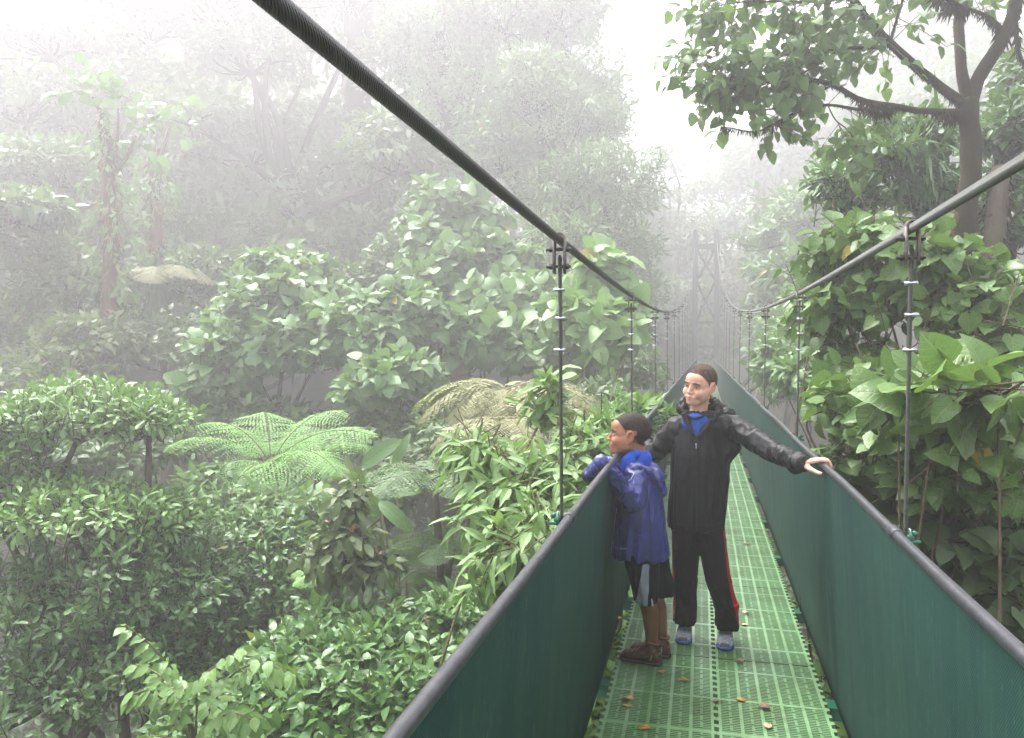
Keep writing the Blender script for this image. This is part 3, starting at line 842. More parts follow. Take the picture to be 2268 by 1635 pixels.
    twigs(E1[0], 60, 0, 1, left, 1.1, .15, .52, 5, .088, .15)
    twigs(F1[0], 60, 0, 1, left+np.array([0, 0, -.3]), 1.1, .15, .5, 5, .088, .05)
    twigs(H1[0], 26, 0, 1, left, 1., .15, .42, 5, .088, .3)
    twigs(I1[0], 36, 0, 1, left, 1., .15, .42, 5, .088, .15)
    twigs(C[0], 40, 0, 1, left+np.array([0, 0, .1]), .9, .3, .7, 5, .088, .5)
    twigs(G1[0], 12, 0, 1, np.array([0, 0, 1.]), .8, .2, .5, 5, .088, .2)
    twigs(D2[0][:20], 11, 0, 1, np.array([.3, 0, -.7]), .4, .15, .4, 4, .088, .2)
    twigs(K1[0], 15, 0, 1, np.array([.2, 0, -.5]), .6, .1, .35, 5, .088, .2)
    twigs(N1[0], 22, 0, 1, np.array([-.3, 0, .5]), .7, .2, .5, 5, .088, .3)
    mbS.build('twigs', M['stem'], root); mbL.build('crown', M['hero'], root)

def build_vegetation():
    # ---------------- terrain
    xsn = np.linspace(-90, 90, 121); ysn = np.linspace(-60, 120, 121)
    X, Y = np.meshgrid(xsn, ysn, indexing='ij'); Z = terrain(X, Y)
    V = np.stack([X, Y, Z], -1).reshape(-1, 3); n = 121
    I, J = np.meshgrid(np.arange(n-1), np.arange(n-1), indexing='ij'); a = (I*n+J).ravel()
    F = np.stack([a, a+n, a+n+1, a+1], 1)
    mb = MB(); mb.add_flat(V, F.ravel(), np.full(len(F), 4), np.full(len(V), .5), V[:, :2]*.1)
    k = NT('forest_floor'); oc = k.co('Object')
    k.pbr(k.mix(k.mrange(k.noise(1.5, oc, 6), .35, .65), (.02, .03, .012, 1), (.06, .05, .03, 1)), .95, 0, k.bump(k.noise(4, oc, 6), 1, .3), .2)
    tag(mb.build('ground', k.m), kind='structure')

    build_hero_tree()
    LT = 'leafy shrubs and trees of the ravine'
    # ---------------- left foreground
    plant('broadleaf_tree', 'glossy light green tree at the left edge with leaves in flat layers', 'tree',
          [(180, 915, 8.2, 230, 82, 1.0, 360), (20, 960, 8.0, 190, 70, .9, 200), (330, 925, 8.0, 110, 48, .6, 110), (130, 1115, 7.4, 280, 52, .95, 330), (-40, 1040, 7.6, 130, 90, .9, 120), (350, 1150, 7.6, 110, 60, .7, 120)],
          'obov', 'lime', .098, per=9, lod=1, tl=.30, ang=62, droop=.05, up=1.1, bias=.6, zmin=-.35, inner=.3, trunk_r=.09, bark='bark_dark', seed=21, trunk_name='trunk', crown_name='crown')
    plant('broadleaf_tree', 'lower layers of the light green layered tree, their shade put into darker leaves', 'tree',  # lower lobes of the tree above; their shade is coloured in with darker leaves
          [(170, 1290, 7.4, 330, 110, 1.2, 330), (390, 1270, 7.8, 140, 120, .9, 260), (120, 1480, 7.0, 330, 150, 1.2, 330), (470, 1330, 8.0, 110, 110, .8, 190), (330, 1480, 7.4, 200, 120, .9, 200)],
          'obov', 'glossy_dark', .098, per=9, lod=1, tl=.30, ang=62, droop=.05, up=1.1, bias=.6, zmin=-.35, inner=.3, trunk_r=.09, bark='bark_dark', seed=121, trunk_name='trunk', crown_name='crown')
    plant('shrub', 'dark green small leaved shrub between the layered tree and the slender sapling', 'shrub',
          [(560, 1180, 9.0, 150, 60, .8, 260), (690, 1190, 9.2, 120, 45, .7, 150), (600, 1290, 8.7, 140, 80, .8, 240), (520, 1400, 8.4, 120, 80, .8, 160), (760, 1250, 9.3, 110, 60, .7, 120), (650, 1180, 9.6, 90, 30, .5, 80)],
          'obov', 'glossy_mid', .10, per=8, lod=1, tl=.3, droop=.1, up=1., bias=.5, zmin=-.3, inner=.35, trunk_r=.05, seed=22)
    plant('shrub', 'glossy oval leaved shrub spreading under the left handrail in the foreground', 'shrub',
          [(760, 1410, 6.6, 160, 60, .7, 190), (930, 1400, 6.7, 150, 60, .7, 170), (640, 1470, 6.2, 130, 60, .6, 130), (800, 1500, 6.0, 190, 80, .7, 240), (600, 1580, 5.7, 150, 70, .6, 140), (850, 1600, 5.6, 170, 70, .7, 190), (1010, 1350, 6.9, 100, 40, .5, 100), (950, 1500, 6.0, 120, 70, .6, 130), (700, 1660, 5.4, 220, 60, .6, 160), (460, 1620, 5.8, 120, 80, .6, 110)],
          'ovate', 'glossy_mid', .115, per=7, lod=0, tl=.30, ang=65, droop=.25, up=.8, bias=.4, zmin=-.3, inner=.35, trunk_r=.05, seed=23, petiole=.2)
    # drooping compound branches in front
    rg = np.random.default_rng(5)
    b = ground_pt(P(480, 1500, 5.2)); root = empty('drooping_shrub', b, 'arching branches with paired pale oval leaves at the lower left front', 'shrub')
    mbS, mbL = MB(), MB()
    brs = [[(430, 1660, 0), (420, 1560, 0), (395, 1500, -.1), (340, 1435, -.2), (280, 1385, -.25)], [(430, 1660, 0), (470, 1560, -.1), (520, 1490, -.2), (590, 1470, -.3), (650, 1500, -.35)], [(430, 1660, 0), (400, 1600, -.1), (370, 1560, -.15), (330, 1530, -.2), (290, 1540, -.2)],
           [(430, 1660, 0), (470, 1600, -.1), (520, 1580, -.2), (570, 1600, -.25)], [(430, 1660, 0), (436, 1580, 0), (440, 1510, -.1), (500, 1460, -.2), (540, 1440, -.25)], [(430, 1660, 0), (410, 1580, 0), (360, 1500, .2), (300, 1470, .3)], [(430, 1660, 0), (350, 1630, 0), (280, 1650, 0)]]
    for pl in brs:
        p = smooth_poly(poly(pl, 5.0), 5)-b
        mbS.tube(p, np.linspace(.010, .003, len(p)), 6)
        n = 17; t = np.linspace(.22, .99, n)*(len(p)-1); kk = np.minimum(t.astype(int), len(p)-2); f = (t-kk)[:, None]
        pos = p[kk]*(1-f)+p[kk+1]*f; T = unit(p[kk+1]-p[kk])
        sd = unit(np.cross(T, [0, 0, 1.]))
        for s in (-1, 1):
            ax = sd*s*.8+T*.55+np.array([0, 0, -.45])+rg.normal(0, .15, (n, 3))
            put_leaves(mbL, tpls('ovate', 0, fold=.15), pos+rg.normal(0, .012, (n, 3)), ax, np.array([[0, 0, 1.]])+(-FWD)*.5+rg.normal(0, .35, (n, 3)), .112*rg.uniform(.8, 1.15, n), rg.random(n)*.96)
    mbS.build('stem', M['stem'], root); mbL.build('foliage', M['fresh'], root)
    # slender sapling
    plant('sapling', 'slender dark stemmed sapling with drooping olive leaves in the middle of the ravine', 'sapling',
          [(770, 1120, 7.2, 32, 45, .2, 16), (765, 1180, 7.2, 75, 45, .3, 28), (780, 1250, 7.2, 85, 40, .35, 32), (720, 1215, 7.2, 55, 30, .3, 14), (790, 1075, 7.2, 24, 25, .12, 8), (830, 1240, 7.2, 50, 35, .3, 12)],
          'broad', 'olive', .155, per=7, lod=0, tl=.22, ang=75, droop=.7, up=.6, bias=.2, zmin=-.8, inner=.15, trunk_r=.022, bark='bark_dark', seed=24, base=P(790, 1340, 7.2), trunk_to=P(778, 1160, 7.2), petiole=.3)
    # bright bush by the rail
    plant('flowering_shrub', 'bright green long leaved bush leaning against the outside of the left rail', 'shrub',
          [(1170, 1080, 5.0, 110, 70, .45, 64), (1260, 1010, 5.2, 90, 60, .45, 52), (1110, 1010, 5.2, 90, 55, .4, 40), (1150, 1190, 4.6, 100, 70, .45, 60), (1280, 1100, 4.9, 70, 70, .35, 36), (1050, 985, 5.3, 65, 32, .3, 20), (1210, 1150, 4.5, 80, 60, .4, 40), (1120, 1260, 4.5, 70, 50, .4, 30), (1300, 960, 5.5, 60, 40, .35, 26), (1090, 1110, 4.9, 70, 60, .4, 30)],
          'lance', 'bright', .17, per=6, lod=0, tl=.30, ang=62, droop=.75, up=.75, bias=.25, zmin=-.55, inner=.35, face=(-.1, -.5, .3), bark='stem', trunk_r=.03, seed=25, petiole=.2, fold=.3, ldroop=.35)
    # rusty flower panicles of that bush
    root = empty('flower_panicle', P(1060, 985, 5.2), 'rusty brown dried flower sprays among the bright bush leaves', 'flower spray')
    mb = MB(); rg = np.random.default_rng(31)
    for px, py, d, n in ((1035, 975, 5.2, 90), (1075, 990, 5.2, 110), (1110, 1000, 5.1, 70), (1245, 930, 5.6, 110), (1265, 960, 5.5, 90), (1285, 935, 5.6, 60), (1070, 1090, 5.0, 60), (1330, 1010, 5.3, 60), (1000, 1030, 5.2, 40)):
        c = P(px, py, d)-np.array(root.location); q = c+rg.normal(0, 1, (n, 3))*np.array([.05, .05, .035])
        put_leaves(mb, [RH], q, rg.normal(0, 1, (n, 3))+[0, 0, -.4], rg.normal(0, 1, (n, 3)), .018*rg.uniform(.6, 1.6, n), rg.random(n))
        put_sticks(mb, np.tile(c-[0, 0, .06], (n//5, 1)), q[:n//5], .0015, .001)
    mb.build('flowers', M['rust'], root)
    plant('sapling', 'thin upright sprig with pale leaves rising beside the nearest left hanger', 'sapling',
          [(1215, 850, 5.7, 26, 40, .12, 8), (1195, 905, 5.7, 34, 36, .15, 7), (1230, 920, 5.7, 26, 40, .15, 6)], 'broad', 'bright', .15, per=6, lod=0, tl=.18, ang=65, droop=.45, up=.7, bias=.6, zmin=-.6, inner=.1, trunk_r=.012, seed=26, base=P(1240, 1150, 5.7), trunk_to=P(1215, 900, 5.7), bark='stem')
    plant('shrub', 'light green rosette leaved shrub just outside the left rail behind the younger boy', 'shrub',
          [(1390, 915, 7.2, 50, 26, .25, 24), (1340, 960, 6.8, 60, 35, .35, 30), (1440, 920, 7.4, 40, 25, .25, 16), (1330, 1010, 6.2, 60, 50, .35, 26), (1395, 960, 7.0, 50, 40, .3, 18)], 'lance', 'fresh', .15, per=9, lod=0, tl=.16, ang=75, droop=.0, up=.9, bias=.9, zmin=-.2, inner=.5, start=.7, seed=27, bark='stem', trunk_r=.02)
    # ---------------- ferns
    tree_fern('bright green tree fern with feathery fronds in the middle of the ravine', P(600, 1030, 10.2), 1.38,
              [(196, 1.05, .75, 1.3), (232, .9, .45, 1.75), (268, .9, .30, 1.75), (305, .95, .40, 1.7), (335, 1.1, .6, 1.4), (8, 1.1, .8, 1.2), (60, 1., 1.05, 1.2), (125, 1., 1.0, 1.2), (165, 1., .9, 1.2)], 'fern', seed=41, plen=.42, npair=27)
    tree_fern('small tree fern with bright fronds just right of the larger bright one', P(705, 1010, 10.8), 1.0,
              [(190, .9, .7, 1.3), (250, 1., .5, 1.35), (300, 1., .5, 1.35), (350, 1.1, .6, 1.2), (40, 1, .8, 1.2), (120, .9, .8, 1.2)], 'fern', seed=42, trunk_r=.05, plen=.40, npair=25)
    tree_fern('tan tree fern drooping over a skirt of dead fronds right of the ravine', P(1115, 865, 9.6), 1.25,
              [(178, 1.05, .35, 1.35), (205, .95, .25, 1.4), (235, .75, .2, 1.45), (262, .65, .15, 1.5), (290, .7, .2, 1.5), (320, .95, .25, 1.4), (348, 1.1, .35, 1.35), (15, 1.05, .4, 1.3), (60, .9, .4, 1.3), (120, .9, .4, 1.3), (155, 1, .4, 1.3)], 'fern_tan', seed=43, skirt=90, plen=.36, npair=17)
    tree_fern('hazy tan tree fern with a long shaggy skirt beside the thin mossy trunk', P(350, 600, 15), 1.25,
              [(175, 1.0, .25, 1.2), (215, .8, .2, 1.3), (300, .9, .25, 1.25), (335, 1.0, .35, 1.2), (355, 1.05, .3, 1.2), (20, .9, .3, 1.2), (140, .8, .3, 1.2)], 'fern_tan', seed=44, skirt=70, plen=.36, npair=18)
    rg = np.random.default_rng(45)
    b = P(345, 640, far(15)-.1); root = empty('hanging_fern', b, 'shaggy hanging fern clinging below the hazy tan tree fern', 'fern')
    mb = MB(); n = 150; a = rg.uniform(0, 6.28, n)
    pos = np.stack([np.cos(a)*.22, np.sin(a)*.2, -rg.random(n)*1.2], 1)
    put_leaves(mb, tpls('strap', 0), pos, np.stack([np.cos(a)*.35, np.sin(a)*.35, -np.ones(n)], 1), np.stack([np.cos(a), np.sin(a), np.full(n, .4)], 1), rg.uniform(.5, .95, n), rg.random(n)*.9)
    mb.build('foliage', M['fern_dark'], root)
    for i, (px, py, d, L, mat, lab, e) in enumerate(((960, 1060, 8.2, .95, 'fern_dark', 'dark fern half hidden in shadow below the tan tree fern', .5), (1000, 1215, 8.0, .75, 'fern_dark', 'brownish fern clump low beside the bright long leaved bush', .6),
                                                  (745, 1290, 7.8, .5, 'fern', 'small light fern at the foot of the slender sapling', .7), (1110, 930, 8.8, .9, 'fern_tan', 'lower tan fern hanging beneath the tan tree fern', .2), (880, 1300, 8.0, .6, 'fern_dark', 'little dark fern on the ravine bottom right of the sapling', .6))):
        tree_fern(lab, P(px, py, d), L, [(z, 1, e, 1.3) for z in np.arange(0, 360, 51)+i*17], mat, trunk_r=.04, seed=50+i, npair=18)
    # banana-like leaves
    def big_leaf_plant(label, base, leaves, seed, mat='fresh'):
        rg = np.random.default_rng(seed); b = ground_pt(base); root = empty('banana_plant', b, label, 'plant')
        for (px, py, d, qx, qy, dd, L, w) in leaves:
            A, B = P(px, py, d), P(qx, qy, d+dd); mbL = MB()
            V, li, lt, UV = leaf_tpl('broad', 0, .22, .18, .10, int(rg.integers(99))); V = V.copy(); V[:, 0] *= w
            ax = unit(B-A)[None]; n = unit(-FWD+np.array([0, 0, .9])+rg.normal(0, .2, 3))[None]
            put_leaves(mbL, [(V, li, lt, UV)], (A-b)[None], ax, n, np.array([np.linalg.norm(B-A)]), np.array([rg.random()*.8]))
            o = mbL.build('leaf_blade', M[mat], root)
            mb = MB(); mb.tube(limb(np.zeros(3), A-b, 6, .05, rg), np.linspace(.03, .010, 6), 6); mb.build('stalk', M['stem'], o)
    big_leaf_plant('banana like plant with broad paddle leaves in the dark centre of the ravine', P(830, 1120, 9.3),
                   [(800, 1035, 9.3, 878, 970, -.2, 1, .9), (795, 1050, 9.0, 835, 1150, -.2, 1, 1.1), (835, 1095, 9.1, 935, 1080, .1, 1, .7), (840, 1110, 8.9, 910, 1170, -.3, 1, .8), (700, 1225, 8.6, 665, 1290, -.1, 1, 1.2), (870, 1035, 9.4, 905, 960, 0, 1, .7)], 61, 'glossy_mid')
    big_leaf_plant('low plant with one pale paddle leaf near the ravine bottom', P(880, 1230, 7.8),
                   [(880, 1215, 7.8, 945, 1245, -.2, 1, 1.3), (900, 1290, 7.6, 970, 1275, .1, 1, .8), (1000, 1250, 8, 1030, 1190, .1, 1, 1.4), (700, 1250, 8, 735, 1330, -.1, 1, 1.)], 62, 'fresh')
    # ---------------- middle distance, left
    plant('round_leaved_tree', 'pale round leaved tree forming a dome in the centre of the mist', 'tree',
          [(640, 690, 12.5, 150, 110, 1.2, 330), (560, 780, 12, 110, 80, 1., 190), (700, 760, 12, 140, 90, 1., 250), (490, 850, 11.8, 70, 60, .7, 90), (640, 590, 12.8, 90, 40, .8, 110)],
          'heart', 'pale_round', .165, per=7, lod=0, tl=.45, ang=65, droop=.45, up=.7, bias=.5, zmin=-.35, inner=.6, face=(.1, -.5, .2), trunk_r=.07, bark='bark', seed=71, petiole=.35, trunk_name='trunk', crown_name='crown')
    plant('round_leaved_tree', 'pale round leaved tree right of the dome shaped one, trailing over the tan fern', 'tree',
          [(830, 740, 11.8, 110, 90, .9, 210), (880, 830, 11.2, 90, 60, .8, 120), (810, 860, 11.2, 70, 40, .6, 60), (900, 680, 12, 80, 60, .8, 110)],
          'heart', 'pale_round', .165, per=7, lod=0, tl=.4, ang=65, droop=.5, up=.7, bias=.5, zmin=-.4, inner=.6, face=(.1, -.5, .2), trunk_r=.06, bark='bark', seed=72, petiole=.35, trunk_name='trunk', crown_name='crown')
    plant('climbing_vine', 'large leaved vine wall climbing beside the big hazy trunk', 'vine',
          [(1000, 480, 14, 120, 80, .8, 150), (1060, 600, 13.5, 150, 90, .9, 220), (980, 650, 13.2, 90, 90, .8, 130), (1150, 690, 12.8, 140, 90, .9, 220), (1060, 750, 12.2, 150, 70, .8, 180), (1220, 780, 12, 110, 70, .8, 120), (950, 560, 13.6, 70, 80, .7, 80)],
          'round', 'pale_round', .20, per=5, lod=0, tl=.45, ang=60, droop=.5, up=.55, bias=.2, zmin=-.6, inner=.7, face=(.05, -.8, .1), trunk_r=.06, bark='bark_red', seed=73, petiole=.3)
    plant('climbing_vine', 'big pale leaved vine hanging behind the nearest left hanger', 'vine',
          [(1330, 600, 11.5, 60, 50, .5, 40), (1290, 690, 11.3, 90, 45, .6, 60), (1350, 740, 11, 55, 60, .5, 44), (1380, 690, 11.4, 40, 50, .4, 26)],
          'round', 'bright', .26, per=5, lod=0, tl=.35, ang=65, droop=.5, up=.55, bias=.2, zmin=-.6, inner=.5, face=(0, -.7, .2), trunk_r=.04, bark='stem', seed=74, petiole=.3)
    plant('shrub', 'shaded leafy shrub beyond the left rail under the big pale vine', 'shrub',
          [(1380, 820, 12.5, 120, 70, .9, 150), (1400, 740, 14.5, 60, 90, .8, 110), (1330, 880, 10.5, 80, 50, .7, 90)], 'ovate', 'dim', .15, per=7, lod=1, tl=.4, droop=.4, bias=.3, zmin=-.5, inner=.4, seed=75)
    plant('fine_leaved_tree', 'tall fine leaved tree rising in the mist left of the far tower', 'tree',
          [(1250, 300, 19, 180, 130, 2., 420), (1170, 120, 21, 170, 140, 2.2, 360), (1340, 420, 18, 140, 110, 1.8, 330), (1370, 540, 18, 95, 90, 1.6, 220), (1260, 430, 18, 140, 90, 1.6, 240), (1405, 640, 18, 62, 80, 1.3, 150), (1250, 520, 17, 120, 60, 1.4, 140), (1290, 180, 20, 110, 110, 1.8, 180)],
          'lance', 'pale_round', .20, per=10, lod=1, tl=.6, ang=55, droop=.3, bias=.4, zmin=-.5, inner=.5, trunk_r=.16, bark='bark', seed=76, dmul=.98, trunk_name='trunk', crown_name='crown')
    plant('misty_tree', 'broad hazy tree with layered branches left of the overhead cable', 'tree',
          [(560, 330, 20, 200, 70, 1.8, 260), (700, 280, 21, 150, 60, 1.6, 190), (480, 430, 19, 160, 60, 1.5, 190), (640, 450, 19, 160, 70, 1.6, 220), (790, 400, 19, 120, 90, 1.6, 190), (820, 530, 18, 120, 70, 1.4, 170), (560, 520, 18, 150, 60, 1.4, 170), (700, 550, 17.5, 110, 50, 1.2, 120)],
          'ovate', 'greyleaf', .26, per=8, lod=1, tl=.6, droop=.25, bias=.4, zmin=-.35, inner=.5, trunk_r=.16, bark='bark', seed=77, dmul=1.1, trunk_name='trunk', crown_name='crown')
    plant('misty_shrub', 'reddish tinged hazy shrub low at the far left edge', 'shrub',
          [(60, 560, 15, 150, 80, 1.3, 230), (170, 640, 14.5, 130, 90, 1.2, 230), (40, 720, 14, 150, 80, 1.2, 230), (200, 760, 13.5, 120, 70, 1.1, 170), (90, 830, 13, 160, 60, 1.1, 150)],
          'ovate', 'olive', .17, per=8, lod=1, tl=.45, droop=.3, bias=.4, zmin=-.4, inner=.5, seed=78)
    plant('misty_shrub', 'dark hazy shrub behind the bright green tree fern', 'shrub',
          [(250, 1010, 10.8, 110, 50, .8, 120), (340, 980, 11.2, 90, 60, .8, 110), (130, 1020, 10.6, 120, 50, .8, 110), (470, 760, 14, 90, 110, 1., 130), (430, 900, 12, 110, 60, .9, 130), (600, 940, 11.8, 150, 60, .9, 150), (760, 960, 11.5, 130, 60, .9, 130), (900, 960, 11.2, 130, 80, 1., 140), (1000, 1000, 10.5, 110, 90, .9, 130), (900, 1060, 10.2, 120, 80, .9, 120)],
          'ovate', 'dim', .16, per=7, lod=1, tl=.4, droop=.35, bias=.3, zmin=-.5, inner=.35, seed=79)
    plant('shrub', 'leafy undershrub below the bright green tree fern', 'shrub',
          [(540, 1100, 9.8, 110, 40, .7, 110), (640, 1120, 9.6, 110, 40, .7, 110), (480, 1060, 10, 60, 50, .6, 60), (720, 1120, 9.4, 60, 40, .6, 50)], 'ovate', 'pale_round', .15, per=6, lod=1, tl=.3, droop=.4, bias=.4, zmin=-.4, inner=.4, seed=80)
    plant('climbing_vine', 'small leaved lianas wrapping the huge misty trunk', 'vine',
          [(930, 180, 21.5, 70, 130, .8, 170), (1040, 90, 21.5, 70, 120, .8, 150), (960, 380, 20.5, 80, 90, .8, 130), (905, 60, 21.5, 60, 90, .8, 100), (1060, 300, 20.5, 60, 120, .8, 140), (985, 20, 21, 50, 90, .6, 90)],
          'ovate', 'pale_round', .17, per=8, lod=1, tl=.5, droop=.6, bias=-.1, zmin=-.8, inner=.5, trunk_r=.06, bark='bark_red', seed=170, dmul=.90)
    plant('fine_leaved_tree', 'very tall fine leaved crown reaching the top of the view beside the huge trunk', 'tree',
          [(1120, 30, 21, 130, 90, 1.7, 380), (1250, 20, 21, 110, 90, 1.7, 360), (1190, 200, 20, 120, 90, 1.6, 380), (1110, 330, 20, 80, 100, 1.4, 260), (1320, 250, 21, 90, 90, 1.5, 260), (1250, -60, 21, 150, 60, 1.6, 240), (1040, 200, 21, 70, 110, 1.4, 220)],
          'ovate', 'pale_round', .19, per=8, lod=1, tl=.7, ang=55, droop=.3, bias=.4, zmin=-.5, inner=.5, trunk_r=.2, bark='bark', seed=171, dmul=.92, trunk_name='trunk', crown_name='crown')
    plant('misty_tree', 'hazy mass of foliage behind the pale dome shaped tree', 'tree',
          [(420, 620, 16, 120, 70, 1.4, 170), (330, 480, 18, 110, 80, 1.5, 170), (900, 620, 15.5, 90, 120, 1.4, 190), (760, 640, 15, 110, 60, 1.2, 150), (480, 620, 15.5, 80, 90, 1.2, 130), (300, 760, 14.5, 80, 90, 1., 130)],
          'ovate', 'dim', .2, per=8, lod=1, tl=.5, droop=.3, bias=.35, zmin=-.5, inner=.4, trunk_r=.12, bark='bark', seed=172, trunk_name='trunk', crown_name='crown')
    # thin trunk with plants on top
    def bare_trunk(label, path, d, r0, r1, mat, seed, hang=60, tops=(), leafs=70):
        rg = np.random.default_rng(seed)
        g = far(d)/d; d = far(d); r0 *= g; r1 *= g
        path = [(a, b_, c_*g) for a, b_, c_ in path]
        p = smooth_poly(poly(path, d), 5); b = ground_pt(p[0]); p = np.vstack([limb(b, p[0], 4, .02, rg)[:-1], p])
        root = empty('mossy_tree', b, label, 'tree'); mb = MB()
        r = np.linspace(r0, r1, len(p))*(1+.22*np.array([mnoise.noise(Vector((q*1.5).tolist())) for q in p]))
        mb.tube(p-b, r, 12)
        for pl in tops:
            q = smooth_poly(poly(pl[0], d), 4); mb.tube(q-b, np.linspace(pl[1]*g, pl[1]*.4*g, len(q)), 7)
        mb.build('trunk', M[mat], root)
        mb = MB(); moss_on(mb, p-b, r, hang, .15*g, .9*g, rg); 
        mb.build('moss', M['lichen'], root)['kind'] = 'stuff'
        mb = MB(); n = leafs; i = rg.integers(len(p)//3, len(p), n); a = unit(rg.normal(0, 1, (n, 3)))
        A = p[i]-b+a*r0*.7; twig_leaves(mb, None, A, A+(a*.35-np.array([0, 0, .15]))*g, tpls('ovate', 1), 5, .16*g, rg, 60, .5, .6)
        for pl in tops:
            q = poly(pl[0], d)[-1]-b; k = pl[2]; a = unit(rg.normal(0, 1, (k, 3))+[0, 0, .4])
            twig_leaves(mb, None, np.tile(q, (k, 1)), q+a*.6*g, tpls('round', 0), 5, .21*g, rg, 55, .15, .8)
        mb.build('crown', M['pale_round'], root)
    bare_trunk('thin reddish mossy trunk topped by big pale leaves at the far left', [(243, 860, 0), (240, 700, 0), (246, 550, 0), (242, 430, .1), (235, 330, .1), (228, 270, .1)], 14, .15, .085, 'bark_red', 81, 700,
               (([(240, 400, .1), (280, 350, .1), (300, 300, .1)], .05, 6), ([(232, 300, .1), (222, 250, .1), (205, 215, .1)], .05, 7), ([(240, 400, .1), (258, 330, .1), (262, 240, .1)], .04, 6)))
    bare_trunk('second thin hazy trunk right of the reddish mossy one', [(348, 640, 0), (345, 520, 0), (342, 400, .1), (345, 330, .1)], 16, .15, .09, 'bark_red', 82, 500, (([(343, 380, 0), (365, 320, 0), (380, 270, 0)], .05, 8),))
    bare_trunk('huge vine covered trunk vanishing upward in the mist above the round leaved trees', [(985, 760, -4), (985, 560, -2), (985, 400, 0), (980, 200, 0), (985, 0, 0), (990, -150, 0)], 20, .56, .42, 'bark', 83, 1600, (), 420)
    # lianas looping down the huge trunk
    rg = np.random.default_rng(311); g = far(22)/22
    root = empty('liana', P(950, 300, far(21.3)), 'pale bare lianas looping down the side of the huge misty trunk', 'vine')
    for q in range(9):
        x0 = rg.uniform(915, 1010); y0 = rg.uniform(-60, 160); L_ = rg.uniform(150, 380); sw = rg.uniform(-26, 30)
        pl = [(x0+sw*math.sin(t*3.1)+rg.normal(0, 3), y0+L_*t, rg.normal(0, .05)) for t in np.linspace(0, 1, 7)]
        mb = MB(); mb.tube(smooth_poly(poly(pl, far(21.2)), 4)-np.array(root.location), .022*g, 5); mb.build('strand', M['lichen'], root)
    bare_trunk('faint broad trunk behind the overhead cable, left of the vine covered one', [(815, 500, 0), (800, 300, 0), (795, 100, 0), (790, -120, 0)], 21, .5, .4, 'bark', 84, 500, (), 160)
    bare_trunk('faint straight trunk beyond the walkway right of the far tower', [(1690, 700, 0), (1688, 560, 0), (1686, 440, 0), (1680, 300, 0)], 30, .36, .28, 'bark', 85, 300, (), 120)
    # ---------------- right side
    plant('broadleaf_shrub', 'heart leaved shrub filling the space behind the right hanger', 'shrub',
          [(1850, 560, 5.6, 100, 70, .45, 31), (1930, 520, 5.2, 90, 60, .4, 25), (1870, 670, 5.4, 120, 60, .5, 36), (2060, 560, 4.9, 100, 70, .45, 28), (1800, 700, 5.8, 70, 70, .45, 21), (2180, 620, 4.8, 120, 80, .5, 36), (2080, 660, 4.9, 100, 60, .45, 25), (1980, 620, 5.2, 100, 60, .45, 25), (1820, 600, 6., 70, 60, .45, 18), (2230, 740, 4.6, 80, 60, .5, 20), (1900, 770, 5.6, 120, 50, .5, 25)],
          'heart', 'heart', .098, per=6, lod=0, tl=.36, ang=72, droop=.6, up=.7, bias=.3, zmin=-.6, inner=.3, face=(-.35, -.4, .25), bark='stem_brown', trunk_r=.022, seed=91, petiole=.6, stick=.0045, spread=.6)
    plant('broadleaf_shrub', 'heart leaved shrub pressing against the right netting with very large insect bitten leaves', 'shrub',
          [(2080, 855, 3.7, 120, 42, .4, 17), (2210, 855, 3.5, 110, 44, .4, 17), (1990, 880, 3.9, 70, 40, .3, 10)],
          'heart', 'heart', .15, per=4, lod=0, tl=.24, ang=72, droop=.35, up=1., bias=.5, zmin=-.2, inner=.5, face=(-.25, -.4, .35), bark='stem_brown', trunk_r=.016, seed=92, petiole=.6, stick=.005, spread=.6)
    plant('broadleaf_shrub', 'heart leaved shrub with mixed small and large leaves crowding the middle of the right netting', 'shrub',
          [(1900, 900, 4.6, 90, 60, .4, 24), (1980, 940, 4.3, 100, 70, .45, 28), (2120, 960, 4.0, 120, 80, .45, 31), (1900, 990, 4.7, 80, 50, .4, 18), (2030, 1040, 4.2, 100, 70, .45, 24), (2200, 1050, 3.9, 110, 90, .45, 25), (1850, 870, 5.0, 70, 50, .4, 17), (1960, 830, 4.8, 90, 40, .4, 17), (2150, 900, 4.2, 120, 50, .45, 21)],
          'heart', 'heart', .102, per=6, lod=0, tl=.32, ang=72, droop=.5, up=.8, bias=.35, zmin=-.5, inner=.3, face=(-.3, -.45, .3), bark='stem_brown', trunk_r=.02, seed=192, petiole=.6, stick=.0045, spread=.55)
    plant('broadleaf_shrub', 'shadowy lower shrub behind the right netting with scattered heart leaves', 'shrub',
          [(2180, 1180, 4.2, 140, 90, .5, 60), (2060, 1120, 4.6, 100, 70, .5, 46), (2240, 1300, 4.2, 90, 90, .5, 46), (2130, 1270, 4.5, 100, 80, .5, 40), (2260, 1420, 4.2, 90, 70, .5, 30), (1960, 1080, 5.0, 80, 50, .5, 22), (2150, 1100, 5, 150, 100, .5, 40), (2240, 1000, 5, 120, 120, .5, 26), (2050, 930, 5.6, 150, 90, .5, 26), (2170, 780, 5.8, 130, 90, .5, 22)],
          'heart', 'dim', .13, per=5, lod=0, tl=.32, ang=68, droop=.5, up=.75, bias=.3, zmin=-.5, inner=.3, face=(-.3, -.4, .2), bark='bark_dark', trunk_r=.03, seed=93, petiole=.4, spread=.5)
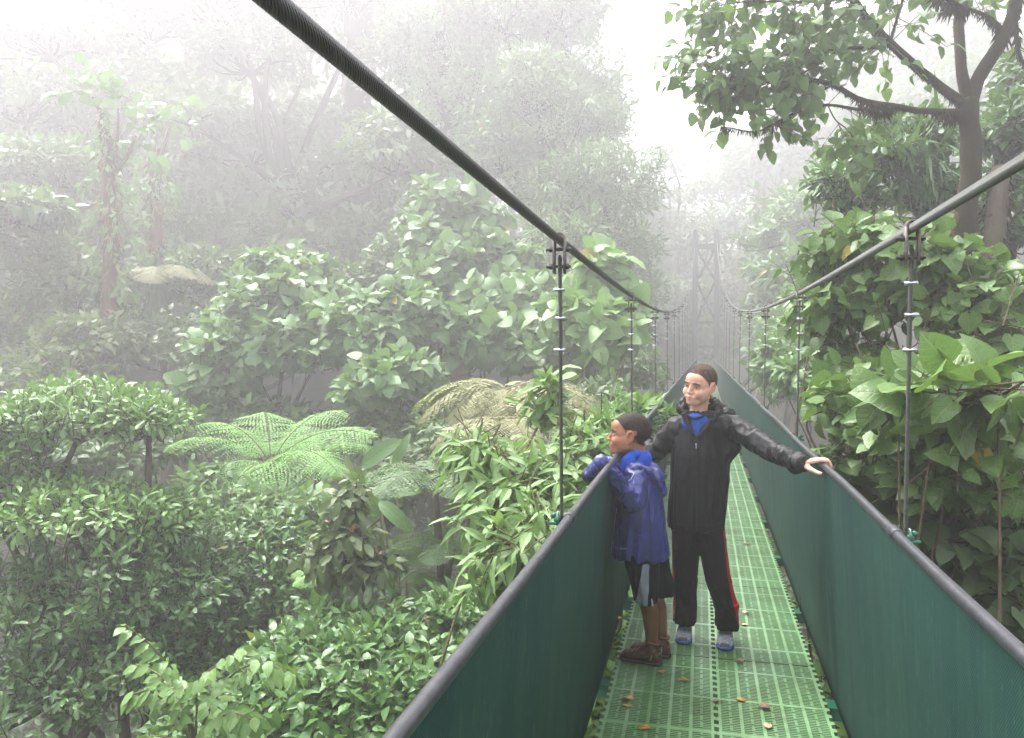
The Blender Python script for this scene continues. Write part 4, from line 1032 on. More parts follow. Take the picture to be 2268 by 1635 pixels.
    plant('broadleaf_tree', 'dark leafy branch mass with small leathery leaves under the spreading tree', 'tree',
          [(1930, 350, 8.2, 120, 45, .6, 110), (1850, 400, 8.0, 70, 40, .5, 60), (2030, 320, 8.4, 100, 60, .6, 100), (1890, 440, 8, 90, 35, .5, 60), (2050, 420, 8.6, 90, 60, .6, 80), (1960, 290, 8.6, 90, 35, .6, 60), (2100, 470, 8.4, 100, 60, .6, 60)],
          'obov', 'glossy_mid', .12, per=8, lod=1, tl=.3, ang=65, droop=.15, up=.9, bias=.4, zmin=-.4, inner=.35, trunk_r=.06, bark='bark_dark', seed=94, base=P(2100, 700, 8.6), trunk_to=P(2060, 500, 8.6), trunk_name='trunk', crown_name='crown')
    plant('broadleaf_tree', 'dark leaved tree along the right picture edge behind the forked trunk', 'tree',
          [(2230, 290, 8.5, 80, 90, .7, 110), (2250, 430, 8.6, 70, 90, .7, 100), (2260, 180, 8.8, 60, 80, .6, 60), (2200, 520, 8.8, 110, 60, .7, 80), (2330, 350, 8.4, 90, 140, .8, 100), (2240, 660, 8.4, 90, 80, .6, 70)],
          'ovate', 'glossy_dark', .13, per=8, lod=1, tl=.32, droop=.3, bias=.4, zmin=-.5, inner=.3, trunk_r=.10, bark='bark_dark', seed=95, base=P(2215, 700, 9.), trunk_to=P(2215, 330, 9.), trunk_name='trunk', crown_name='crown')
    rg = np.random.default_rng(96)
    b = P(2025, 345, 7.9); root = empty('epiphyte', b, 'dark bromeliad clump with hanging straps on the leafy branch mass', 'epiphyte')
    mb = MB(); n = 130; a = rg.uniform(0, 6.28, n)
    pos = rg.normal(0, 1, (n, 3))*[.10, .10, .14]
    put_leaves(mb, tpls('strap', 0), pos, np.stack([np.cos(a)*.7, np.sin(a)*.7, rg.uniform(-1.2, .8, n)], 1), np.stack([np.cos(a), np.sin(a), np.full(n, .5)], 1), rg.uniform(.2, .5, n), rg.random(n)*.8)
    mb.ell((0, 0, -.05), (.12, .12, .2)); mb.build('foliage', M['glossy_dark'], root)
    # mossy trunks behind the right shrubs
    def post(label, path, d, r, mat, seed):
        rg = np.random.default_rng(seed); p = smooth_poly(poly(path, d), 5); b = ground_pt(p[0]); p = np.vstack([limb(b, p[0], 4, .02, rg)[:-1], p])
        root = empty('mossy_tree', b, label, 'tree'); mb = MB(); rr = np.linspace(r*1.1, r*.8, len(p)); mb.tube(p-b, rr, 10); mb.build('trunk', M[mat], root)
        mb = MB(); moss_on(mb, p-b, rr, 420, .05, .3, rg); mb.build('moss', M['moss'], root)['kind'] = 'stuff'
    post('reddish mossy trunk standing behind the heart leaved shrubs right of the hanger', [(2065, 1000, 0), (2060, 850, 0), (2068, 720, 0), (2075, 600, 0), (2100, 480, .3)], 6.4, .105, 'bark_red', 97)
    post('dark mossy trunk near the right edge behind the very large leaves', [(2215, 1000, 0), (2210, 850, 0), (2195, 730, 0), (2200, 560, .4), (2215, 380, 1)], 7.0, .11, 'bark_dark', 98)
    # mid-distance right, hazy
    plant('misty_shrub', 'light leaved hazy shrub right of the walkway between the right hangers', 'shrub',
          [(1730, 800, 11, 70, 70, .8, 110), (1780, 830, 9.5, 60, 60, .6, 80), (1725, 740, 15, 50, 80, .9, 110), (1760, 740, 12, 60, 50, .8, 80), (1730, 850, 12, 40, 50, .6, 60)],
          'ovate', 'pale_round', .16, per=7, lod=1, tl=.35, droop=.3, bias=.4, zmin=-.5, inner=.4, seed=101)
    plant('misty_tree', 'layered pale hazy tree right of the far tower', 'tree',
          [(1740, 520, 19, 90, 40, 1.2, 130), (1735, 590, 20, 80, 40, 1.2, 130), (1730, 660, 20, 70, 50, 1.2, 140), (1780, 470, 19, 80, 35, 1.2, 100), (1760, 600, 16, 70, 60, 1.2, 120), (1700, 720, 21, 45, 80, 1.1, 100), (1800, 660, 13, 60, 50, 1., 90)],
          'ovate', 'pale_round', .22, per=8, lod=1, tl=.5, droop=.3, bias=.4, zmin=-.35, inner=.5, trunk_r=.12, bark='bark', seed=102, trunk_name='trunk', crown_name='crown')
    plant('misty_tree', 'big ghostly tree rising above the far tower', 'tree',
          [(1650, 330, 56, 110, 60, 4, 170), (1600, 420, 58, 110, 50, 4, 170), (1720, 380, 34, 110, 70, 3, 230), (1760, 280, 34, 110, 50, 2.5, 170), (1620, 500, 46, 90, 60, 3, 130), (1850, 180, 30, 130, 90, 2.5, 240), (2050, 100, 28, 160, 110, 2.5, 260), (1960, 250, 26, 120, 60, 2.2, 160)],
          'ovate', 'dim', .42, per=8, lod=1, tl=1., droop=.3, bias=.4, zmin=-.4, inner=.4, trunk_r=.3, bark='bark', seed=103, trunk_name='trunk', crown_name='crown')
    plant('misty_tree', 'faint pale tree with horizontal boughs between the cable and the far tower', 'tree',
          [(1470, 325, 46, 50, 14, 1.5, 60), (1460, 370, 46, 70, 18, 1.8, 80), (1460, 430, 46, 60, 24, 2, 90), (1450, 500, 40, 50, 40, 2, 100), (1450, 590, 34, 40, 60, 1.6, 100)],
          'lance', 'dim', .4, per=8, lod=2, tl=.9, droop=.3, bias=.3, zmin=-.4, inner=.4, trunk_r=.22, bark='bark', seed=104, trunk_name='trunk', crown_name='crown')
    plant('misty_tree', 'whitish towering tree at the top left corner of the view', 'tree',
          [(130, -70, 28, 200, 70, 2.5, 160), (30, 0, 28, 160, 80, 2.5, 200), (250, -10, 28, 170, 70, 2.5, 200), (120, 90, 27, 230, 90, 2.5, 300), (60, 230, 26, 200, 90, 2.4, 280), (330, 60, 29, 180, 80, 2.5, 240), (100, 380, 22, 180, 70, 2, 240), (330, 200, 27, 140, 70, 2.2, 180), (40, 460, 19, 130, 50, 1.6, 150)],
          'ovate', 'greyleaf', .34, per=8, lod=1, tl=.8, droop=.3, bias=.4, zmin=-.4, inner=.4, trunk_r=.25, bark='bark', seed=105, dmul=.74, trunk_name='trunk', crown_name='crown')
    plant('misty_tree', 'whitish tall tree between the two ghostly trunks and the cable top', 'tree',
          [(420, -60, 28, 160, 70, 2.5, 160), (470, 10, 28, 150, 80, 2.5, 200), (640, -30, 28, 150, 80, 2.5, 200), (800, -20, 28, 120, 90, 2.5, 160), (560, 120, 28, 180, 90, 2.5, 260), (700, 60, 30, 160, 90, 2.5, 240), (880, 330, 24, 100, 110, 2, 220), (900, 130, 27, 90, 120, 2, 200), (430, 250, 26, 120, 60, 2, 140)],
          'ovate', 'greyleaf', .32, per=8, lod=1, tl=.8, droop=.3, bias=.4, zmin=-.4, inner=.4, trunk_r=.25, bark='bark', seed=106, dmul=.74, trunk_name='trunk', crown_name='crown')
    plant('shrub', 'leafy shrub growing up beneath the deck beside the right netting', 'shrub',
          [(1890, 1500, 4.9, 90, 90, .5, 60), (1840, 1350, 6.2, 80, 80, .6, 60), (1780, 1180, 7.5, 80, 80, .7, 60), (1960, 1640, 4.4, 110, 70, .5, 50), (1700, 1560, 5.6, 160, 90, .5, 70)],
          'ovate', 'fresh', .12, per=7, lod=1, tl=.3, droop=.3, bias=.4, zmin=-.4, inner=.4, seed=111)
    plant('shrub', 'leafy shrub growing up beneath the deck beside the left netting', 'shrub',
          [(1310, 1560, 4.6, 90, 80, .4, 60), (1370, 1400, 5.6, 70, 70, .5, 50), (1260, 1650, 4.2, 90, 60, .4, 40), (1480, 1580, 5.4, 150, 90, .5, 70), (1440, 1300, 7.2, 60, 60, .5, 40)],
          'ovate', 'fresh', .11, per=7, lod=1, tl=.28, droop=.3, bias=.4, zmin=-.4, inner=.4, seed=112)
    plant('misty_shrub', 'dark thicket closing the far end of the bridge behind the tower', 'shrub',
          [(1560, 740, 49, 60, 50, 1.5, 150), (1566, 650, 54, 50, 40, 1.5, 80), (1490, 720, 50, 50, 60, 1.5, 110), (1650, 730, 50, 50, 60, 1.5, 110), (1565, 800, 48, 60, 30, 1.2, 90)],
          'ovate', 'dim', .34, per=8, lod=1, tl=.7, droop=.3, bias=.3, zmin=-.6, inner=.2, seed=113)
    # ---------------- what nobody could count
    rg = np.random.default_rng(200)
    mbL, mbS = MB(), MB(); n = 5200
    x = np.concatenate([rg.uniform(-20, 1, 3600), rg.uniform(.9, 16, 1600)]); y = np.concatenate([rg.uniform(1.2, 26, 3600), rg.uniform(1., 26, 1600)])
    n = len(x)
    z = terrain(x, y); h = rg.uniform(.2, 2.0, n)
    A = np.stack([x, y, z], 1); B = A+np.stack([rg.normal(0, .35, n), rg.normal(0, .35, n), h], 1)
    twig_leaves(mbL, mbS, A, B, tpls('ovate', 1), 8, .20, rg, 65, .3, .9, stick=.008)
    g = mbL.build('undergrowth', M['dim']); tag(g, 'leafy undergrowth covering the ravine floor', 'undergrowth', kind='stuff')
    mbS.build('stems', M['stem_brown'], g)
    # far wood closing the view in the mist
    mbL, mbS = MB(), MB()
    for i in range(95):
        a = rg.uniform(-46, 44); r_ = rg.uniform(40, 74)
        px = 1134+math.tan(R(a))*FPX; 
        c = CAM+np.array([math.sin(R(a)-YAW), math.cos(R(a)-YAW), 0])*r_/math.cos(R(a)*.3)
        gz = float(terrain(c[0], c[1]))
        # keep the bright gap of sky above the walkway open
        gap = abs(math.degrees(math.atan2(c[0], c[1]))-(-3)) < 6.5
        top = gz+rg.uniform(6, 13) if not gap else min(gz+7, 1.58+r_*.17)
        if a < 4 and not gap: top = max(top, 1.58+r_*rg.uniform(.18, .46))
        top = min(top, 23)
        for _ in range(4):
            cc = np.array([c[0]+rg.normal(0, 2.2), c[1]+rg.normal(0, 2.2), rg.uniform(gz+.5, top)])
            if abs(cc[0]-xs(cc[1])) < 3.6 and cc[1] < 47: continue
            rr = np.array([rg.uniform(2., 3.8), rg.uniform(2., 3.8), rg.uniform(1.1, 2.4)])
            A, B, out = lobe_twigs(cc, rr, 110, 1., rg, .35, -.5, .4)
            twig_leaves(mbL, None, A, B, tpls('ovate', 2), 7, .52, rg, 60, .3, .9, out)
        mbS.tube(limb([c[0], c[1], gz-.3], [c[0], c[1], top], 5, .02, rg), np.linspace(.25, .12, 5), 6)
    g = mbL.build('distant_forest', M['dim']); tag(g, 'pale misty forest closing the view behind the single trees', 'forest', kind='stuff')
    mbS.build('trunks', M['bark'], g)

# ================================================================== PEOPLE
from mathutils.bvhtree import BVHTree
def vcol_mat(name, rough=.5, sss=0., noise=.12, nscale=60, spec=.4):
    k = NT(name); c = k.attr('col', 'Color'); oc = k.co('Object')
    n = k.noise(nscale, oc, 4)
    c = k.mix(k.mrange(n, .3, .7, 0, noise), c, k.mix(.5, c, (.25, .08, .05, 1)))
    b = k.pbr(c, rough, 0, k.bump(k.noise(nscale*8, oc, 3), .12, .001), spec)
    if sss: b.inputs['Subsurface Weight'].default_value = sss; b.inputs['Subsurface Radius'].default_value = (.006, .002, .001)
    return k.m
def cloth_mat(name, col, rough=.55, spec=.4, wr=26, amt=.5, sheen=0., var=.25):
    k = NT(name); oc = k.co('Object')
    n1 = k.noise(wr, oc, 3, .5); n2 = k.noise(wr*.35, oc, 3)
    rid = k.math('ABSOLUTE', k.math('SUBTRACT', n1, .5))
    h = k.math('ADD', k.math('MULTIPLY', rid, -1.4), k.math('MULTIPLY', n2, .8))
    c = k.mix(k.mrange(n2, .3, .7), tuple(x*(1-var) for x in col[:3])+(1,), tuple(x*(1+var) for x in col[:3])+(1,))
    k.pbr(c, rough, 0, k.bump(h, amt, .012), spec, sheen=sheen); return k.m

def remesh(mb, voxel, smooth=4, fac=.5):
    me = mb.mesh('tmp'); o = bpy.data.objects.new('tmp', me); COL.objects.link(o)
    m = o.modifiers.new('r', 'REMESH'); m.mode = 'VOXEL'; m.voxel_size = voxel; m.use_smooth_shade = True
    if smooth:
        s = o.modifiers.new('s', 'SMOOTH'); s.iterations = smooth; s.factor = fac
    dg = bpy.context.evaluated_depsgraph_get(); ev = o.evaluated_get(dg)
    out = bpy.data.meshes.new_from_object(ev, preserve_all_data_layers=False, depsgraph=dg)
    bpy.data.objects.remove(o); bpy.data.meshes.remove(me)
    return out
def co_of(me):
    a = np.empty(len(me.vertices)*3, np.float32); me.vertices.foreach_get('co', a); return a.reshape(-1, 3).astype(float)
def no_of(me):
    a = np.empty(len(me.vertices)*3, np.float32); me.vertex_normals.foreach_get('vector', a); return a.reshape(-1, 3).astype(float)
def set_co(me, V):
    me.vertices.foreach_set('co', np.asarray(V, np.float32).ravel()); me.update()
def set_col(me, C):
    a = me.attributes.get('col') or me.attributes.new('col', 'FLOAT_COLOR', 'POINT')
    a.data.foreach_set('color', np.concatenate([C, np.ones((len(C), 1))], 1).astype(np.float32).ravel())
def obj_from(me, name, mat, parent, base):
    V = co_of(me)-base; set_co(me, V); me.name = name
    me.materials.clear(); me.materials.append(mat)
    me.polygons.foreach_set('use_smooth', np.ones(len(me.polygons), bool))
    return link(bpy.data.objects.new(name, me), parent)
def shell(me, mask, off, name, mat, parent, base, extra=None, thick=0.):
    "a layer lying on part of a surface: faces whose vertices are all in mask, pushed outwards"
    V = co_of(me); N = no_of(me); idx = -np.ones(len(V), int); mb = MB(); faces = []
    for p in me.polygons:
        vs = list(p.vertices)
        if all(mask[v] for v in vs): faces.append(vs)
    use = np.unique(np.concatenate([np.array(f) for f in faces])); idx[use] = np.arange(len(use))
    W = V[use]+N[use]*(off if np.isscalar(off) else off[use][:, None])
    # relax the ragged border
    cnt = {}
    for f in faces:
        for a, b in zip(f, f[1:]+f[:1]): k = (min(a, b), max(a, b)); cnt[k] = cnt.get(k, 0)+1
    bn = {}
    for (a, b), c in cnt.items():
        if c == 1: bn.setdefault(idx[a], []).append(idx[b]); bn.setdefault(idx[b], []).append(idx[a])
    for _ in range(6):
        W2 = W.copy()
        for a, nb in bn.items():
            W2[a] = .4*W[a]+.6*np.mean(W[nb], axis=0)
        W = W2
    mb.add(W-base, [[idx[v] for v in f] for f in faces])
    if extra is not None: extra(mb, W-base, N[use])
    return mb.build(name, mat, parent)
def bvh(me): return BVHTree.FromPolygons([tuple(v) for v in co_of(me)], [tuple(p.vertices) for p in me.polygons])
def onto(tree, px, py, lift=.001):
    d = ray(px, py); h = tree.ray_cast(Vector(CAM), Vector(d).normalized())
    if h[0] is None: return None, None
    n = np.array(h[1]); 
    if n@d > 0: n = -n
    return np.array(h[0])+n*lift, n
def wrinkle(me, bones, seed=0, keep=None):
    "cloth folds: rings on sleeves and trouser legs, drapes on the trunk"
    V = co_of(me); N = no_of(me); best = np.full(len(V), 1e9); D = np.zeros(len(V))
    S_ = np.zeros((len(V), 3)); AMP = np.zeros(len(V)); T_ = np.zeros(len(V))
    for i, (a, b, r, amp, fs, fa) in enumerate(bones):
        a, b = np.asarray(a), np.asarray(b); d = b-a; L = np.linalg.norm(d); d = d/L
        t = np.clip((V-a)@d, 0, L); q = V-(a+np.outer(t, d)); dist = np.linalg.norm(q, axis=1)/r
        m = dist < best; best[m] = dist[m]
        qn = unit(q)
        S_[m] = np.stack([t*fs+i*7.3+seed, qn[:, 0]*fa+qn[:, 2]*fa*.7, qn[:, 1]*fa+i], 1)[m]
        AMP[m] = amp; T_[m] = (t/L)[m]
    for i in range(len(V)):
        p = S_[i]; w = mnoise.noise(Vector((p[0]*.6, p[1]*.8, p[2]+9)))
        n1 = mnoise.noise(Vector((p[0]+w*1.2, p[1], p[2]))); n2 = mnoise.noise(Vector((p[0]*2.1+4, p[1]*1.4, p[2]*1.4)))
        D[i] = (.55-2.6*abs(n1))*.75+(.3-1.3*abs(n2))*.35
    if keep is not None: D *= keep
    set_co(me, V+N*(D*AMP)[:, None]); return me

HAIRLINE = ([-.2, -.075, -.045, -.030, -.020, -.012, .004, .012, .020, .032, .042, .054, .066, .2], [-.050, -.048, -.036, -.014, .006, .010, .012, .000, .022, .034, .048, .060, .066, .068])
def head_parts(mb, H, ear=1.):
    "skull, face and ears as one lump of shapes in head space (x right, y forward, z up; chin to crown .215)"
    e = lambda c, r: mb.ell(H(c), np.asarray(r), H.M, 24, 16)
    k = lambda a, b, ra, rb=None: mb.cap(H(a), H(b), ra, rb, 12)
    e((0, -.016, .029), (.0735, .093, .079)); e((0, .012, .010), (.066, .074, .070))
    e((0, .022, -.030), (.058, .060, .070)); e((0, .046, -.060), (.042, .040, .040)); e((0, .062, -.083), (.023, .020, .019))
    e((0, .052, .040), (.052, .035, .040))
    for s in (-1, 1):
        e((s*.036, .030, -.046), (.026, .034, .034)); e((s*.052, .014, -.030), (.017, .034, .040))
        e((s*.034, .053, -.028), (.027, .029, .030)); k((s*.047, .002, -.055), (s*.020, .050, -.080), .022, .020)
        k((s*.010, .080, .026), (s*.042, .064, .024), .0085, .008)
        e((s*.0105, .091, -.0265), (.0075, .010, .0065)); e((s*.020, .072, -.050), (.014, .014, .014))
        k((s*.002, .0875, -.050), (s*.018, .0790, -.0545), .0052, .0035); k((s*.001, .086, -.0610), (s*.016, .0780, -.0570), .0060, .0038)
        # ear: rim, lobe and shallow bowl
        rim = [H((s*(.070+.010*ear*math.sin(t)), -.020-.0135*math.cos(t*1.0)+.006, .002+.029*math.sin(t-.15)-.006)) for t in np.linspace(-.9, 3.6, 14)]
        ex = .0135*ear
        rim = []
        for t in np.linspace(-1.5, 3.5, 16):
            y = -.006-.016*math.cos(math.pi-t)*(1 if t < 2 else .9); z = -.010+.030*math.sin(t)
            out = .070+ex*(.5+.5*math.cos(t-2.4))
            rim.append(H((s*out, y, z)))
        mb.tube(rim, [.0062]*4+[.0045]*12, 8)
        e((s*.0735, -.010, -.012), (.0055, .013, .023))
    k((0, .074, .020), (0, .096, -.020), .0065, .0088); e((0, .0985, -.0235), (.0092, .0095, .0080))
class HeadSpace:
    def __init__(s, C, fwd, up, scale=1.):
        y = unit(fwd); z = unit(np.asarray(up)-y*(np.asarray(up)@y)); x = np.cross(y, z)
        s.M = np.stack([x, y, z], 1); s.C = np.asarray(C); s.s = scale
    def w(s, y, z): return .0085*np.clip(1-((z+.012)/.085)**2, 0, 1)*np.clip((y-.015)/.035, 0, 1)      # a child's face sits low on the skull
    def __call__(s, p):
        p = np.array(p, float); p[2] -= s.w(p[1], p[2]); return s.C+s.s*(s.M@p)
    def inv(s, V):
        L = ((V-s.C)@s.M)/s.s; L[..., 2] += s.w(L[..., 1], L[..., 2]+.006); return L

def finish_head(me, H, skin, lipc, shade, cheek, hairc):
    V = co_of(me); L = H.inv(V); C = np.tile(np.array(skin), (len(V), 1))
    near = (np.abs(L[:, 2]) < .14) & (np.abs(L[:, 0]) < .12) & (np.abs(L[:, 1]) < .14)
    def g(c, r): return np.exp(-np.sum(((L-np.asarray(c))/np.asarray(r))**2, 1))*near
    # eye sockets, philtrum, mouth line
    push = np.zeros((len(V), 3))
    for s in (-1, 1):
        w = g((s*.031, .078, .004), (.017, .03, .0105)); push[:, 1] -= w*.0075
        w = g((s*.013, .090, .006), (.006, .02, .014)); push[:, 1] -= w*.002
    push[:, 1] -= g((0, .088, -.0556), (.019, .02, .0022))*.0032
    for s in (-1, 1): push[:, 0] -= s*g((s*.080, -.008, -.010), (.012, .0075, .015))*.005
    set_co(me, V+H.s*(push@H.M.T))
    def blend(c, w):
        nonlocal C
        w = np.clip(w, 0, 1)[:, None]; C = C*(1-w)+np.array(c)*w
    for s in (-1, 1): blend(cheek, g((s*.036, .07, -.024), (.022, .03, .018))*.5); blend(cheek, g((s*.078, -.01, -.01), (.014, .02, .03))*.55); blend(shade, g((s*.0095, .096, -.031), (.004, .008, .003))*.8); blend(shade, g((s*.031, .074, .003), (.019, .02, .0085))*.45)
    blend(cheek, g((0, .10, -.022), (.012, .014, .010))*.4)
    blend(lipc, g((0, .086, -.0560), (.0165, .02, .0085))*1.5); blend(shade, g((0, .086, -.0556), (.014, .02, .0016))*.6)
    hz = np.interp(L[:, 1], *HAIRLINE); sb = np.clip((L[:, 2]-hz+.007)/.012, 0, 1)*(np.abs(L[:, 0]) < .078)*near*(L[:, 2] > -.06)
    earm = (np.abs(L[:, 0]) > .0685) & (L[:, 1] > -.035) & (L[:, 1] < .014) & (L[:, 2] < .026)
    blend(hairc, sb*~earm*.75)
    set_col(me, C); return C

def face_details(root, base, H, browc, squint=1.):
    wm, im, bm = M['eye_white'], M['iris'], browc
    for s in (-1, 1):
        mb = MB(); c = H((s*.031, .0705, .0035)); mb.ell(c-base, np.array([.0150, .0092, .0064*squint])*H.s, H.M, 16, 10)
        o = mb.build('eye', wm, root)
        mb = MB(); mb.ell(H((s*.031, .0762, .0036))-base, np.array([.0068, .0036, .0060*squint])*H.s, H.M, 12, 8); mb.build('iris', im, o)
        mb = MB(); a = np.linspace(-1, 1, 9)
        mb.tube([H((s*.031+q*.0145, .0775-.006*q*q+(.0025 if q*s < 0 else -.002)*abs(q), .0035+.0074*squint*(1-q*q)+.0004))-base for q in a], np.array([.0011, .0020, .0024, .0026, .0026, .0026, .0024, .0020, .0011])*H.s, 6)
        mb.tube([H((s*.031+q*.012, .0768-.006*q*q, .0035-.0066*squint*(1-q*q)))-base for q in a], .0009*H.s, 5)
        mb.build('eyelid', M['lid'], root)
        mb = MB()
        mb.tube([H((s*(.0335+q*.0195), .0850-.013*(max(0, q)**1.6)-.002*(q < -.5), .0205+.004*(1-q*q)-.003*(q > .5)))-base for q in a], np.array([.0020, .0032, .0036, .0036, .0034, .0032, .0028, .0022, .0012])*H.s, 6)
        mb.build('eyebrow', bm, root)

def buzz(H, n, seed, length):
    def f(mb, W, N):
        rg = np.random.default_rng(seed); i = rg.integers(len(W), size=n)
        Lz = (H.inv(W[i]+0)); 
        pos = W[i]+rg.normal(0, .0015, (n, 3)); ax = N[i]*.9+rg.normal(0, .35, (n, 3))+np.array([0, 0, .1])
        tp = (np.array([(-.09, 0, 0), (.09, 0, 0), (0, 1, 0)], float), np.array([0, 1, 2]), np.array([3]), np.zeros((3, 2)))
        put_leaves(mb, [tp], pos, ax, rg.normal(0, 1, (n, 3)), length*rg.uniform(.6, 1.2, n), rg.random(n))
    return f
def hair_of(me, H, name, mat, root, base, off, n, seed, length):
    V = co_of(me); L = H.inv(V)
    hz = np.interp(L[:, 1], *HAIRLINE)
    mask = (L[:, 2] > hz) & (np.abs(L[:, 0]) < .0765) & (L[:, 2] > -.06) & (L[:, 2] < .13) & (np.abs(L[:, 1]) < .13)
    # keep ears clear
    ear = (np.abs(L[:, 0]) > .0685) & (L[:, 1] > -.035) & (L[:, 1] < .014) & (L[:, 2] < .026)
    mask &= ~ear
    offs = .0004+off*np.clip((L[:, 2]-hz)/.016, 0, 1)
    return shell(me, mask, offs, name, mat, root, base, buzz(H, n, seed, length))

def shoe(root, name, heel, toe, mats, boot=False, w=.042, tiltz=0., lace_n=4):
    "heel and toe are ground points; mats = (upper, sole, lace, toe cap)"
    heel, toe = np.asarray(heel), np.asarray(toe); d = toe-heel; Ln = np.linalg.norm(d); f = d/Ln; r = np.array([f[1], -f[0], 0]); up = np.array([0, 0, 1.])
    k = Ln/.23
    T = lambda x, y, z: heel+r*x*k+f*y*k+up*z*k
    base = np.array(root.location)
    prof = [(.004, .022, .030, .012), (.012, .031, .070 if boot else .058, 0), (.030, .036, .098 if boot else .072, 0), (.060, .037, .102 if boot else .076, 0), (.085, .038, .090 if boot else .076, 0), (.110, .040, .078 if boot else .068, 0), (.140, .043, .058 if boot else .056, 0), (.170, .046, .047, 0), (.200, .043, .040, 0), (.218, .033, .033, 0), (.227, .018, .025, .004)]
    mb = MB(); secs = []
    for y, hw_, h, lift in prof:
        z0 = .012+lift; h = (h*1.16 if y < .1 else h*(1.12+(y-.1)*1.9)) if boot else h; secs.append((T(0, y, (z0+h)/2), r*hw_*k*w/.042, up*(h-z0)/2*k))
    mb.loft(secs, 22)
    me = remesh(mb, .0035, 5)
    V = co_of(me); N = no_of(me)
    D = np.array([.0016*mnoise.noise(Vector((v*55).tolist())) for v in V]); set_co(me, V+N*D[:, None])
    sh = obj_from(me, name, mats[0], root, base)
    mb = MB(); secs = []
    for y, hw_, h in ((.0, .020, .014), (.006, .030, .022), (.03, .038, .026), (.08, .036, .024), (.13, .042, .022), (.175, .049, .022), (.205, .046, .022), (.224, .034, .022), (.233, .018, .020)):
        secs.append((T(0, y, h/2+.0005), r*hw_*k*w/.042, up*h/2*k))
    mb.loft(secs, 20); mb.v = [v-base for v in mb.v]; mb.build('sole', mats[1], sh)
    t = BVHTree.FromPolygons([tuple(v+base) for v in co_of(me)], [tuple(p.vertices) for p in me.polygons])
    def drop(x, y):
        h = t.ray_cast(Vector(T(x, y, .3)), Vector((0, 0, -1))); return np.array(h[0])+up*.0012 if h[0] is not None else T(x, y, .05)
    mb = MB()
    for i in range(lace_n):
        y = (.075 if not boot else .085)+i*.019
        for s in (-1, 1): mb.tube([drop(s*.022*q_, y+.010*q_*s)-base for q_ in np.linspace(-1, 1, 7)], .0022, 6)
    for s in (-1, 1):
        mb.tube([drop(0, .082)-base, drop(s*.016, .09)-base+up*.008, drop(s*.026, .098)-base+up*.003, drop(s*.013, .088)-base+up*.002], .0018, 6)
    mb.build('laces', mats[2], sh)
    mb = MB()
    if not boot:
        V2 = co_of(me)+base; loc = np.stack([(V2-heel)@r, (V2-heel)@f, V2[:, 2]], 1)/k
        me2 = me.copy(); set_co(me2, V2)
        shell(me2, (loc[:, 1] > .208) & (loc[:, 2] < .036) & (np.abs(loc[:, 0]) < .026), .0012, 'toe_cap', mats[3], sh, base)
    else:
        mb.tube([T(0, y, z)-base+np.array([0, 0, 0]) for y, z in ((.004, .055), (.002, .075), (.004, .098))], .0042*k, 6)
        for s in (-1, 1): mb.tube([T(s*.036, .035, .088)-base, T(s*.039, .045, .060)-base, T(s*.041, .055, .030)-base], .0035*k, 6); mb.tube([T(s*.024, .008, .040)-base, T(s*.030, .018, .055)-base, T(s*.02, .004, .075)-base], .003*k, 6)
        mb.build('heel_loop', mats[3], sh)
        mb = MB()
        for yy in (.125, .150, .180): mb.tube([drop(q_, yy+.012*abs(q_)/.04)-base for q_ in np.linspace(-.036, .036, 11)], .0013, 5)
        mb.build('stitching', mats[3], sh)
        mb = MB(); a = np.linspace(0, 2*math.pi, 19)[:-1]
        mb.tube([T(.034*math.cos(q), .047+.036*math.sin(q), .119+.006*math.sin(q*1))-base for q in np.append(a, a[0])], .0085*k, 8, False); mb.build('padded_collar', mats[4], sh)
    return sh

def text_on(txt, size, p, nrm, xdir, parent, base, mat, name, tree=None):
    c = bpy.data.curves.new('t', 'FONT'); c.body = txt; c.size = size; c.extrude = .0004; c.align_x = 'CENTER'
    o = bpy.data.objects.new('t', c); COL.objects.link(o)
    dg = bpy.context.evaluated_depsgraph_get(); me = bpy.data.meshes.new_from_object(o.evaluated_get(dg)); bpy.data.objects.remove(o)
    z = unit(nrm); x = unit(xdir-z*(xdir@z)); y = np.cross(z, x); Mx = np.stack([x, y, z], 1)
    Q = co_of(me); W = Q@Mx.T+p
    if tree is not None:
        for i in range(len(W)):
            h = tree.ray_cast(Vector(W[i]+z*.04), Vector(-z))
            if h[0] is not None: W[i] = np.array(h[0])+z*(.0009+.6*max(0, Q[i, 2]))
    set_co(me, W-base); me.name = name; me.materials.append(mat)
    return link(bpy.data.objects.new(name, me), parent)

